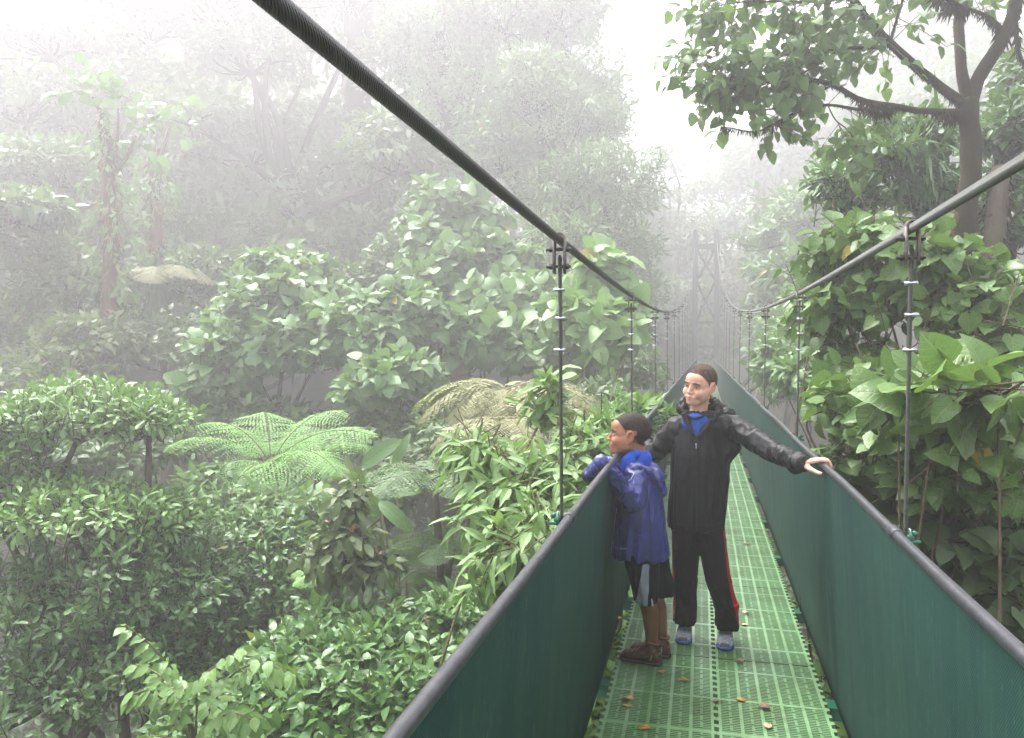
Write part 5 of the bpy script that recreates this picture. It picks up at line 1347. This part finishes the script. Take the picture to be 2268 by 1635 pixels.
def build_people():
    M['eye_white'] = plain('eye_white', (.40, .36, .33, 1), .25); M['iris'] = plain('iris', (.02, .012, .008, 1), .12); M['lid'] = plain('lash_line', (.05, .025, .018, 1), .6)
    hairb = plain('buzzed_hair_brown', (.070, .042, .033, 1), .85, noise=.65, nscale=55, spec=.2); hairk = plain('buzzed_hair_black', (.026, .016, .014, 1), .8, noise=.6, nscale=55, spec=.25)
    RG = RGT; BK = np.array([-math.sin(YAW), math.cos(YAW), 0])      # to the right of / away from the camera
    # ---------------------------------------------------------------- older boy
    base = np.array([-.045, 4.40, 0.]); root = empty('person', base, 'taller boy in black rain jacket and red striped trousers holding the right rail', 'person')
    Yb = 4.40
    J = lambda px, py, dy=0.: PY(px, py, Yb+dy)
    HC1 = J(1550, 853, -.01)
    toc = unit(np.array([CAM[0]-HC1[0], CAM[1]-HC1[1], 0])); lf = -np.array([-toc[1], toc[0], 0])
    if lf@RG > 0: lf = -lf
    a = R(34); fw = toc*math.cos(a)+lf*math.sin(a)+np.array([0, 0, -.03]); upv = np.array([0, 0, 1.])+RG*.16-BK*.04
    H = HeadSpace(HC1, fw, upv, 1.02)
    sh_l, el_l = J(1628, 946, -.03), PY(1713, 1000, 4.12)
    hand_y = 3.76; rail = np.array([xs(hand_y)+HW, hand_y, HR])
    wr = rail+np.array([-.098, .062, .004])
    sh_r, el_r, wr_r = J(1500, 950, .0), J(1447, 1005, .07), np.array([-.44, 4.62, 1.06])
    mb = MB(); head_parts(mb, H, 1.0)
    nb = J(1545, 925, .03)
    mb.cap(H((0, -.020, -.050)), nb, .041, .042, 18)
    mb.cap(H((0, -.035, -.03)), nb+BK*.015, .040, .05, 18)
    mb.cap(nb+np.array([0, 0, -.06]), J(1547, 1120, .05), .08, .095, 20)
    for s_, e_, w_ in ((sh_l, el_l, wr), (sh_r, el_r, wr_r)): mb.cap(nb-np.array([0, 0, .075]), s_-[0, 0, .02], .04, .036); mb.cap(s_, e_, .042, .036); mb.cap(e_, w_, .034, .023)
    hipR, hipL = J(1520, 1165, .03), J(1568, 1165, .03)
    ankR, ankL = PZ(1519, 1392, .09)*0+np.array([-.150, 4.43, .08]), np.array([.072, 4.40, .08])
    kneeR, kneeL = (hipR+ankR)/2+np.array([0, -.02, 0]), (hipL+ankL)/2+np.array([.0, -.02, 0])
    for h_, k_, a_ in ((hipR, kneeR, ankR), (hipL, kneeL, ankL)): mb.cap(h_, k_, .068, .05); mb.cap(k_, a_, .046, .033); mb.cap(a_+[0, 0, .02], a_-[0, 0, .02], .03, .028)
    # hand closed over the rail
    X = np.array([1., 0, 0]); Z = np.array([0, 0, 1.]); Yv = np.array([0, 1., 0])
    ring = lambda th, rr, y: np.array([rail[0]+rr*math.cos(R(th)), y, HR+rr*math.sin(R(th))])
    mb.cap(wr, wr+(rail-wr)*.12, .023, .023, flat=(Z, .8))
    wrist_end = wr+(rail-wr)*.10
    for i, (dy, r0) in enumerate(((-.027, .0080), (-.009, .0083), (.0090, .0080), (.0255, .0070))):
        y = hand_y+dy; ext = (0, 6, 2, -10)[i]
        kn = ring(128, .0345, y); pip = ring(62+(0, -5, 0, 8)[i], .0300, y+dy*.06); dip = ring(12-ext*.4, .0272, y+dy*.10); tip = ring(-30-ext, .0262, y+dy*.12)
        mc = wrist_end+Yv*dy*.55
        mb.cap(mc, kn, .0125, r0*1.18, 12); mb.cap(kn, pip, r0*1.08, r0*.95, 12); mb.cap(pip, dip, r0*.95, r0*.86, 12); mb.cap(dip, tip, r0*.86, r0*.78, 12)
    t0 = wrist_end+np.array([.012, -.018, -.010]); t1 = rail+np.array([-.058, -.040, -.014]); t2 = rail+np.array([-.034, -.060, -.024]); t3 = rail+np.array([-.0225, -.082, -.023])
    mb.cap(t0, t1, .0145, .0112, 12); mb.cap(t1, t2, .0108, .0096, 12); mb.cap(t2, t3, .0094, .0076, 12)
    me = remesh(mb, .0034, 6, .5)
    finish_head(me, H, (.60, .345, .245), (.50, .20, .165), (.22, .095, .065), (.64, .27, .20), (.12, .064, .046))
    # hand pinker at the knuckles
    V = co_of(me); at = me.attributes['col']; c = np.empty(len(V)*4, np.float32); at.data.foreach_get('color', c); c = c.reshape(-1, 4)
    w = np.exp(-np.sum((V-(rail+np.array([-.0, 0, .02])))**2, 1)/.05**2)[:, None]*.5; c[:, :3] = c[:, :3]*(1-w)+np.array([.64, .31, .235])*w; at.data.foreach_set('color', c.ravel())
    head_me = me.copy()
    body = obj_from(me, 'body', vcol_mat('skin_fair', .48, .12), root, base)
    hair_of(head_me, H, 'hair', hairb, root, base, .0012, 16000, 1, .0036)
    face_details(root, base, H, hairb, .72)
    # jacket
    jm = cloth_mat('black_rain_nylon', (.0036, .0036, .0048, 1), .58, .28, 20, .45)
    mb = MB(); secs = []
    for px, py, hw_, dp, dy in ((1543, 1171, .150, .105, .02), (1543, 1160, .156, .112, .02), (1546, 1120, .157, .115, .02), (1549, 1060, .156, .115, .02), (1552, 1005, .158, .115, .02), (1556, 965, .166, .110, .03), (1556, 940, .158, .095, .035), (1550, 922, .11, .08, .04), (1547, 910, .072, .066, .04)):
        secs.append((J(px, py, dy), RG*hw_, BK*dp))
    mb.loft(secs, 36)
    cuff = wr+(wr-el_l)/np.linalg.norm(wr-el_l)*.0
    for s_, e_, w_, r0, r1, r2 in ((sh_l, el_l, cuff, .068, .054, .043), (sh_r, el_r, wr_r, .068, .054, .043)):
        mb.cap(J(1560, 948, .03) if s_ is sh_l else J(1530, 948, .03), s_, .075, r0, 18); mb.cap(s_, e_, r0, r1, 18); mb.cap(e_, w_, r1, r2, 18)
    ft = unit(cuff-el_l); mb.cap(cuff-ft*.10+np.array([0, 0, -.016]), cuff-ft*.035+np.array([0, 0, -.014]), .040, .045, 16)
    mb.cap(J(1620, 990, .0), J(1600, 1010, .02), .05, .06)
    jk = remesh(mb, .0055, 6)
    bones = [(J(1547, 915, .03), J(1545, 1190, .03), .13, .0115, 3.2, 2.4), (sh_l, el_l, .065, .010, 13, .8), (el_l, cuff, .055, .013, 24, .65), (sh_r, el_r, .065, .011, 14, .8), (el_r, wr_r, .055, .011, 20, .7)]
    wrinkle(jk, bones, 3)
    s_ = jk.copy(); jt = bvh(jk)
    jk_o = obj_from(jk, 'jacket', jm, root, base)
    # elastic cuff
    mb = MB(); f_ = unit(wr-el_l); pts = [cuff+f_*q for q in (.030, .036, .046, .052)]
    mb.tube([p-base for p in pts], [.038, .0395, .038, .034], 28)
    for v in mb.v: pass
    mb.build('cuff', cloth_mat('black_cuff', (.014, .012, .012, 1), .7, .3, 90, .5), jk_o)
    # hood lying on the shoulders: a gathered ring open at the throat plus the bag behind
    mb = MB(); ring_pts = []
    for t, px, py, dy, r_ in ((0, 1534, 946, -.085, .016), (1, 1521, 922, -.075, .020), (2, 1512, 902, -.045, .022), (3, 1512, 888, .01, .023), (4, 1528, 880, .075, .024), (5, 1555, 880, .10, .026), (6, 1582, 888, .075, .027), (7, 1592, 905, .02, .028), (8, 1582, 925, -.05, .023), (9, 1565, 945, -.085, .017), (10, 1551, 958, -.095, .012)):
        ring_pts.append((J(px, py, dy), r_))
    pp = smooth_poly([p for p, _ in ring_pts], 4); rr = np.interp(np.linspace(0, 10, len(pp)), np.arange(11), [r for _, r in ring_pts])*.72
    mb.tube(pp, rr, 14)
    for (px, py, dy, r_) in ((1607, 915, .06, (.052, .05, .030)), (1590, 905, .10, (.06, .045, .035)), (1550, 905, .12, (.075, .04, .045)), (1512, 905, .08, (.035, .05, .035))): mb.ell(J(px, py, dy), np.array(r_))
    hm = remesh(mb, .0045, 4); V = co_of(hm); N = no_of(hm)
    D = np.array([.0085*(.45-2.2*abs(mnoise.noise(Vector((v*np.array([40, 40, 13])).tolist())))) for v in V]); set_co(hm, V+N*D[:, None])
    obj_from(hm, 'hood', jm, jk_o, base)
    # shirt at the throat
    mb = MB(); mb.ell(J(1541, 938, -.052), np.array([.074, .044, .056]), None, 24, 16); mb.cap(J(1545, 935, -.060), J(1546, 960, -.080), .042, .018)
    sm = remesh(mb, .004, 3); obj_from(sm, 'shirt', cloth_mat('blue_shirt', (.012, .075, .36, 1), .8, .2, 60, .3), root, base)
    mb = MB(); mb.tube([J(px, py, dy)-base for px, py, dy in ((1514, 912, -.06), (1521, 920, -.082), (1532, 926, -.098), (1543, 927, -.100), (1555, 922, -.090), (1565, 912, -.065))], .0075, 10); mb.build('shirt_collar', cloth_mat('dark_collar', (.010, .010, .014, 1), .8, .2), root)
    # lapels and zip
    mb = MB()
    for pl in (((1513, 915), (1519, 932), (1528, 948), (1538, 962)), ((1574, 930), (1566, 945), (1556, 958), (1547, 966))):
        q = [J(px, py, -.092-.0006*(py-912)) for px, py in pl]; mb.tube(smooth_poly(q, 4), np.linspace(.015, .009, 13), 10)
    lm = remesh(mb, .004, 3); V = co_of(lm); N = no_of(lm); set_co(lm, V+N*np.array([.003*mnoise.noise(Vector((v*40).tolist())) for v in V])[:, None]); obj_from(lm, 'lapel', jm, jk_o, base)
    zp = []
    for py in np.arange(965, 1174, 8):
        p, n = onto(jt, 1543-(py-965)*.012+1.2*math.sin(py*.05), py, .0022)
        if p is not None: zp.append(p-base)
    mb = MB(); mb.tube(smooth_poly(zp, 2), .0042, 6); mb.build('zip', cloth_mat('zip_tape', (.006, .006, .007, 1), .5), jk_o)
    p, n = onto(jt, 1541, 985, .008); mb = MB(); q = p-base; mb.tube([q+[0, 0, .006], q+[0, 0, -.002]], .0042, 8); mb.tube([q+[0, -.001, -.004], q+[.001, -.002, -.020]], [.0022, .0036], 6); mb.build('zip_pull', M['galv'], jk_o)
    sd = plain('seam_dark', (.002, .002, .003, 1), .6)
    def seam(pl, tree, r_, nm, parent, m):
        q = []
        for (x0, y0), (x1, y1) in zip(pl[:-1], pl[1:]):
            for t in np.linspace(0, 1, 8):
                p, n = onto(tree, x0+(x1-x0)*t, y0+(y1-y0)*t, .0004)
                if p is not None and (not q or 1e-4 < np.linalg.norm(p-base-q[-1]) < .05): q.append(p-base)
        if len(q) > 3: mb = MB(); mb.tube(q, r_, 5); mb.build(nm, m, parent)
    for pl in (((1502, 935), (1497, 975), (1494, 1020)), ((1604, 935), (1618, 965), (1616, 1000)), ((1503, 1070), (1498, 1105), (1500, 1140)), ((1588, 1070), (1597, 1105), (1594, 1140)), ((1487, 1158), (1520, 1163), (1550, 1164), (1580, 1163), (1600, 1157))): seam(pl, jt, .0016, 'seam', jk_o, sd)
    # trousers
    mb = MB()
    for h_, k_, a_, sx in ((hipR, kneeR, ankR, -1), (hipL, kneeL, ankL, 1)):
        mb.cap(h_+[0, 0, .06], k_, .082, .066, 20); mb.cap(k_, a_+[0, .0, .095], .066, .061, 20); mb.loft([(a_+[0, 0, .13], RG*.062, BK*.064), (a_+[0, -.002, .08], RG*.061, BK*.064), (a_+[0, -.008, .03], RG*.061, BK*.070), (a_+[0, -.012, .000], RG*.062, BK*.074), (a_+[0, -.012, -.006], RG*.055, BK*.066)], 24)
    mb.cap(hipR+[0, 0, .06], hipL+[0, 0, .06], .085)
    tm = remesh(mb, .0055, 6)
    wrinkle(tm, [(hipR, kneeR, .07, .006, 7, 1.4), (kneeR, ankR, .06, .0075, 9, 1.4), (hipL, kneeL, .07, .006, 7, 1.4), (kneeL, ankL, .06, .0075, 9, 1.4)], 11)
    tw = tm.copy()
    trs = obj_from(tm, 'trousers', cloth_mat('black_track_trousers', (.004, .0036, .004, 1), .8, .15, 30, .35), root, base)
    red = cloth_mat('red_stripe', (.42, .012, .012, 1), .7, .25, 40, .3)
    V = co_of(tw)
    for h_, k_, a_, sx, lo in ((hipR, kneeR, ankR, -1, .3), (hipL, kneeL, ankL, 1, .07)):
        d = unit(a_-h_); t = (V-h_)@d; q = V-(h_+np.outer(t, d)); qn = unit(q); ang = np.degrees(np.arctan2(qn@BK*1., qn@(RG*sx)))
        side = (np.abs(V@RG-(h_@RG+t*(d@RG))) < .13) & ((V@RG-(hipR@RG+hipL@RG)/2-t*0)*sx > -.02)
        cen = -36 if sx > 0 else -8
        wd = 24*np.clip((t-.02)/.25, .35, 1)
        m = side & (np.abs(ang-cen) < wd) & (V[:, 2] > .10) & (V[:, 2] < hipL[2]+.02)
        if m.sum() > 20: shell(tw, m, .0022, 'red_stripe', red, trs, base)
    # shoes
    sm_ = (plain('shoe_grey_mesh', (.24, .26, .30, 1), .75, noise=.5, nscale=70, bump=.3), plain('shoe_sole_blue', (.035, .10, .32, 1), .6, noise=.3, nscale=40), plain('shoe_laces', (.62, .64, .68, 1), .7), plain('toe_cap_dark', (.06, .045, .05, 1), .6, noise=.3))
    shoe(root, 'shoe', PZ(1521, 1390, 0)*0+np.array([-.147, 4.505, 0]), np.array([-.157, 4.285, 0]), sm_)
    shoe(root, 'shoe', np.array([.072, 4.47, 0]), np.array([.058, 4.245, 0]), sm_)

    # ---------------------------------------------------------------- younger boy
    Yc = 3.93
    base = np.array([-.27, Yc, 0.]); root = empty('person', base, 'smaller boy in a blue rain jacket and black shorts leaning over the left rail', 'person')
    J = lambda px, py, dy=0.: PY(px, py, Yc+dy)
    HC2 = J(1392, 962, -.035)
    fw = -RG*1.+BK*.10+np.array([0, 0, .10]); upv = np.array([0, 0, 1.])+RG*.10
    H = HeadSpace(HC2, fw, upv, .99)
    LF = -RG
    ry = PX(1350, 1036, -HW)[1]; rail_n = np.array([-HW, ry, HR]); 
    sh_n, el_n = J(1410, 1050, -.11), J(1402, 1112, -.20)
    wr_n = rail_n+np.array([-.035, -.01, .020]); cf_n = PX(1306, 1049, -HW-.10)
    fy = ry+.20; sh_f, el_f = J(1402, 1048, .11), J(1380, 1075, .16)
    wr_f = PX(1352, 1026, -HW-.02); cf_f = PX(1328, 1024, -HW-.10)
    nb = J(1404, 1030, .0)
    mb = MB(); head_parts(mb, H, 1.0)
    mb.cap(H((0, -.018, -.050)), nb, .044, .05, 18); mb.cap(H((0, -.035, -.03)), nb+RG*.02, .042, .05, 18)
    mb.cap(nb-[0, 0, .08], J(1418, 1200, 0), .07, .085, 18)
    for s_, e_, w_, c_ in ((sh_n, el_n, wr_n, cf_n), (sh_f, el_f, wr_f, cf_f)):
        mb.cap(nb-[0, 0, .07], s_-[0, 0, .02], .036, .03); mb.cap(s_, e_, .034, .03); mb.cap(e_, w_, .028, .02); mb.cap(w_, c_, .019, .016)
        dd = unit(c_-w_)
        for i in range(4):        # fingers curled inside the sleeve ends
            o_ = np.array([0, (i-1.5)*.012, 0]); mb.cap(w_+dd*.02+o_, c_-dd*.012+o_, .007, .006, 8)
    hipN, hipF = J(1430, 1225, -.065), J(1440, 1225, .065)
    # near leg/far leg ankles on their boots
    hN, tN = PZ(1466, 1474, 0), PZ(1375, 1458, 0); hF, tF = PZ(1485, 1458, 0), PZ(1396, 1444, 0)
    aN = hN+(tN-hN)*.24+[0, 0, .09]; aF = hF+(tF-hF)*.22+[0, 0, .09]
    kN, kF = (hipN+aN)/2+LF*.012+[0, 0, .02], (hipF+aF)/2+LF*.012+[0, 0, .02]
    for h_, k_, a_ in ((hipN, kN, aN), (hipF, kF, aF)):
        mb.cap(h_, k_, .062, .046, 18); calf = k_*.68+a_*.32-LF*.010
        mb.cap(k_, calf, .043, .044, 18); mb.cap(calf, a_+[0, 0, .03], .043, .029, 18); mb.cap(a_+[0, 0, .03], a_-[0, 0, .04], .029, .03, 16); mb.cap(a_-[0, 0, .04], a_-[0, 0, .05], .026, .022)
    me = remesh(mb, .0034, 6, .5)
    finish_head(me, H, (.30, .128, .066), (.26, .095, .066), (.09, .034, .02), (.36, .135, .07), (.045, .022, .017))
    V = co_of(me); c = np.empty(len(V)*4, np.float32); me.attributes['col'].data.foreach_get('color', c); c = c.reshape(-1, 4)
    leg = V[:, 2] < .55; n_ = np.array([mnoise.noise(Vector((v*14).tolist())) for v in V[leg]]); c[leg, :3] = np.array([.25, .095, .042])*(1+.25*n_)[:, None]; me.attributes['col'].data.foreach_set('color', c.ravel())
    head_me = me.copy()
    obj_from(me, 'body', vcol_mat('skin_brown', .45, .08), root, base)
    hair_of(head_me, H, 'hair', hairk, root, base, .0010, 16000, 2, .0030)
    face_details(root, base, H, hairk, .95)
    jm = cloth_mat('blue_rain_nylon', (.030, .036, .165, 1), .42, .5, 24, .6)
    mb = MB(); secs = []
    for px, py, dp, wd, dy in ((1417, 1233, .132, .146, 0), (1417, 1223, .140, .152, 0), (1417, 1190, .132, .150, 0), (1416, 1150, .122, .150, 0), (1415, 1110, .112, .148, 0), (1415, 1075, .108, .145, 0), (1414, 1050, .098, .135, 0), (1410, 1034, .075, .10, 0), (1405, 1024, .055, .068, 0)):
        secs.append((J(px, py, dy), RG*dp, BK*wd))
    mb.loft(secs, 36)
    for s_, e_, w_, c_ in ((sh_n, el_n, wr_n, cf_n), (sh_f, el_f, wr_f, cf_f)):
        mb.cap(nb-[0, 0, .04], s_, .06, .058, 16); mb.cap(s_, e_, .060, .052, 18); mb.cap(e_, w_, .048, .033, 18); mb.cap(w_, c_, .032, .028, 18)
    jk = remesh(mb, .005, 6)
    wrinkle(jk, [(J(1410, 1030), J(1418, 1250), .12, .0105, 3.6, 2.4), (sh_n, el_n, .06, .010, 14, .8), (el_n, wr_n, .05, .010, 16, .8), (wr_n, cf_n, .04, .007, 34, 1.2), (sh_f, el_f, .06, .008, 15, 1.3), (el_f, wr_f, .05, .008, 18, 1.3), (wr_f, cf_f, .04, .007, 34, 1.2)], 5)
    jt = bvh(jk); jk_o = obj_from(jk, 'jacket', jm, root, base)
    bk = cloth_mat('dark_cuff_nylon', (.012, .012, .020, 1), .5, .4, 60, .5)
    for w_, c_, nm in ((wr_n, cf_n, 'cuff'), (wr_f, cf_f, 'cuff')):
        dd = unit(c_-w_); mb = MB(); mb.tube([c_-dd*.004-base, c_+dd*.006-base, c_+dd*.028-base, c_+dd*.034-base], [.030, .0325, .031, .027], 20); mb.build(nm, bk, jk_o)
    # hood hanging down the back, with its rim, and bright blue inner collar
    mb = MB()
    for px, py, dy, r_ in ((1440, 1045, .0, (.050, .085, .045)), (1458, 1070, .0, (.036, .080, .050)), (1425, 1028, .02, (.05, .075, .035)), (1466, 1088, -.01, (.026, .062, .030)), (1450, 1056, -.05, (.045, .05, .045))): mb.ell(J(px, py, dy), np.array(r_))
    rim = [J(1385, 1060, -.125), J(1398, 1042, -.140), J(1420, 1034, -.145), J(1443, 1050, -.125), J(1462, 1078, -.075), J(1470, 1090, 0), J(1462, 1075, .08)]
    mb.tube(smooth_poly(rim, 4), .0150, 12)
    hm = remesh(mb, .0045, 5); V = co_of(hm); N = no_of(hm); set_co(hm, V+N*np.array([.007*(.4-2.2*abs(mnoise.noise(Vector((v*np.array([22, 22, 16])).tolist())))) for v in V])[:, None])
    ht = bvh(hm); obj_from(hm, 'hood', jm, jk_o, base)
    mb = MB(); mb.tube(smooth_poly([J(1368, 1052, -.075), J(1380, 1030, -.085), J(1395, 1012, -.080), J(1412, 1004, -.045), J(1420, 1003, .0), J(1412, 1004, .05), J(1390, 1018, .08)], 4), [.024]*25, 12)
    mb.cap(J(1424, 1016, -.02), J(1408, 1034, -.03), .045, .05); mb.cap(J(1424, 1016, .03), J(1408, 1034, .03), .045, .05)
    mb.cap(J(1374, 1052, -.09), J(1398, 1020, -.085), .024, .022)
    cm = remesh(mb, .0045, 4); V = co_of(cm); N = no_of(cm); set_co(cm, V+N*np.array([.004*mnoise.noise(Vector((v*35).tolist())) for v in V])[:, None])
    obj_from(cm, 'inner_collar', cloth_mat('bright_blue_fleece', (.012, .075, .46, 1), .75, .25, 50, .3), root, base)
    sd = plain('seam_navy', (.006, .008, .05, 1), .6)
    for pl in (((1437, 1115), (1441, 1170), (1443, 1228)), ((1396, 1135), (1394, 1180), (1392, 1228)), ((1463, 1100), (1469, 1160), (1474, 1222)), ((1357, 1218), (1390, 1224), (1430, 1226), (1470, 1221)), ((1426, 1062), (1432, 1085), (1436, 1112))):
        q = []
        for (x0, y0), (x1, y1) in zip(pl[:-1], pl[1:]):
            for t in np.linspace(0, 1, 8):
                p, n = onto(jt, x0+(x1-x0)*t, y0+(y1-y0)*t, .0004)
                if p is not None and (not q or 1e-4 < np.linalg.norm(p-base-q[-1]) < .05): q.append(p-base)
        if len(q) > 3: mb = MB(); mb.tube(q, .0016, 5); mb.build('seam', sd, jk_o)
    # pale piping and the maker's word at the hem
    pip = plain('reflective_piping', (.55, .55, .56, 1), .4)
    def line(pl, tree, r_, nm, parent):
        q = []
        for (x0, y0), (x1, y1) in zip(pl[:-1], pl[1:]):
            for t in np.linspace(0, 1, 9):
                p, n = onto(tree, x0+(x1-x0)*t, y0+(y1-y0)*t, .0012)
                if p is not None and (not q or (np.linalg.norm(p-base-q[-1]) < .05 and np.linalg.norm(p-base-q[-1]) > 1e-4)): q.append(p-base)
        if len(q) > 3: mb = MB(); mb.tube(q, r_, 5); mb.build(nm, pip, parent)
    line([(1366, 1125), (1359, 1175), (1353, 1230)], jt, .0012, 'piping', jk_o)
    line([(1404, 1048), (1398, 1062), (1388, 1068)], jt, .0022, 'piping', jk_o)
    p, n = onto(jt, 1376, 1217, .0016); p2, _ = onto(jt, 1390, 1216, .0016)
    if p is not None and p2 is not None: text_on('L.L.Bean', .0165, p, unit(n*.3-BK), p2-p, jk_o, base, plain('logo_thread', (.42, .45, .62, 1), .6), 'logo', jt)
    # shorts
    mb = MB(); hem = []
    secN = [(J(1418, 1222, -.06), RG*.085, BK*.085), (J(1424, 1262, -.065), RG*.078, BK*.080), (J(1428, 1300, -.07), RG*.064, BK*.078), (J(1430, 1329, -.07), RG*.054, BK*.072), (J(1430, 1333, -.07), RG*.048, BK*.066)]
    secF = [(J(1438, 1222, .06), RG*.090, BK*.085), (J(1446, 1262, .065), RG*.088, BK*.080), (J(1455, 1290, .07), RG*.086, BK*.078), (J(1459, 1312, .07), RG*.080, BK*.072), (J(1459, 1317, .07), RG*.072, BK*.066)]
    mb.loft(secN, 30); mb.loft(secF, 30)
    sm = remesh(mb, .005, 5); wrinkle(sm, [(J(1422, 1222, -.06), J(1430, 1335, -.07), .07, .006, 4, 2.2), (J(1440, 1222, .06), J(1459, 1318, .07), .08, .006, 4, 2.2)], 21)
    st = bvh(sm); sw = sm.copy(); so = obj_from(sm, 'shorts', cloth_mat('black_sport_shorts', (.005, .005, .007, 1), .75, .2, 34, .3), root, base)
    V = co_of(sw); D_ = V-CAM; z = D_@FWD; PXs = 1134+FPX*(D_@RGT)/z; PYs = 817.3-FPX*(D_@UPV)/z
    front = (no_of(sw)@BK < .1) & (V[:, 1] < Yc-.02)
    # side panel: widens from the waist to the hem, in shorts space
    hgt = (J(1420, 1240)[2]-V[:, 2])/(J(1420, 1240)[2]-J(1420, 1331)[2]); sx = (V-J(1424, 1290, -.07))@RG
    m = front & (hgt > -.1) & (hgt < 1.1) & (sx > -.012-.020*hgt*1.3-.008) & (sx < .020-.008*hgt)
    if m.sum() > 20:
        gp = shell(sw, m, .002, 'grey_panel', cloth_mat('grey_panel', (.20, .22, .27, 1), .6, .3, 40, .3), so, base)
    m = front & (hgt > .55) & (hgt < 1.1) & (sx > .022+.016*(hgt-.55)) & (sx < .024+.058*(hgt-.55))
    if m.sum() > 12: shell(sw, m, .002, 'white_insert', cloth_mat('white_insert', (.5, .5, .55, 1), .6, .3, 40, .2), so, base)
    # boots
    bm_ = (plain('boot_leather', (.075, .030, .016, 1), .55, noise=.55, nscale=60, bump=.5), plain('boot_sole', (.045, .030, .022, 1), .8, noise=.3, nscale=50, bump=.4), plain('boot_laces', (.16, .11, .07, 1), .8), plain('boot_straps', (.30, .20, .12, 1), .7), plain('boot_padding', (.13, .065, .045, 1), .9))
    shoe(root, 'boot', hN, tN, bm_, True, .048, 0, 3); shoe(root, 'boot', hF, tF, bm_, True, .048, 0, 3)

# ================================================================== AIR AND LIGHT
def build_air():
    mb = MB(); mb.box((-70, -36, -12), (70, 90, 30))
    k = NT('mist'); pv = k.n('ShaderNodeVolumePrincipled')
    pv.inputs['Color'].default_value = (.994, .972, .998, 1); pv.inputs['Density'].default_value = FOG; pv.inputs['Anisotropy'].default_value = .6
    k.l(pv.outputs[0], k.out.inputs['Volume'])
    tag(mb.build('haze', k.m, None, True), 'drifting white mist', 'mist', kind='stuff')
FOG = .0108
EL, AZ = R(64), R(-50)      # sun height; azimuth from +Y towards +X
def build_light():
    w = bpy.data.worlds.new('World'); scene.world = w; w.use_nodes = True
    t = w.node_tree; t.nodes.clear()
    o = t.nodes.new('ShaderNodeOutputWorld'); bg = t.nodes.new('ShaderNodeBackground')
    sk = t.nodes.new('ShaderNodeTexSky'); sk.sky_type = 'NISHITA'; sk.sun_disc = False
    sk.sun_elevation = EL; sk.sun_rotation = AZ; sk.dust_density = 4; sk.air_density = 1
    hs = t.nodes.new('ShaderNodeHueSaturation'); hs.inputs['Saturation'].default_value = .18
    t.links.new(sk.outputs[0], hs.inputs['Color']); t.links.new(hs.outputs[0], bg.inputs[0]); t.links.new(bg.outputs[0], o.inputs[0])
    bg.inputs[1].default_value = .15
    sd = bpy.data.lights.new('sun', 'SUN'); sd.energy = 1.5; sd.angle = R(22); sd.color = (1, .97, .93)
    so = bpy.data.objects.new('sun', sd); COL.objects.link(so)
    d = Vector((math.sin(AZ)*math.cos(EL), math.cos(AZ)*math.cos(EL), math.sin(EL)))
    so.rotation_euler = d.to_track_quat('Z', 'Y').to_euler(); so.location = d*60
    vs = scene.view_settings; vs.view_transform = 'Standard'; vs.look = 'None'; vs.exposure = EXPO; vs.gamma = 1; vs.use_curve_mapping = False
    c = scene.cycles
    c.use_denoising = True
    try: c.denoiser = 'OPENIMAGEDENOISE'; c.denoising_input_passes = 'RGB_ALBEDO_NORMAL'; c.denoising_prefilter = 'ACCURATE'
    except Exception: pass
    c.max_bounces = 9; c.diffuse_bounces = 3; c.glossy_bounces = 2; c.transmission_bounces = 3; c.volume_bounces = 6; c.transparent_max_bounces = 6
    c.caustics_reflective = False; c.caustics_refractive = False; c.sample_clamp_indirect = 6
    scene.render.use_motion_blur = False
EXPO = 2.2

build_light()
build_air()
build_bridge(); build_tower(); build_fallen_leaves()
build_people()
build_vegetation()
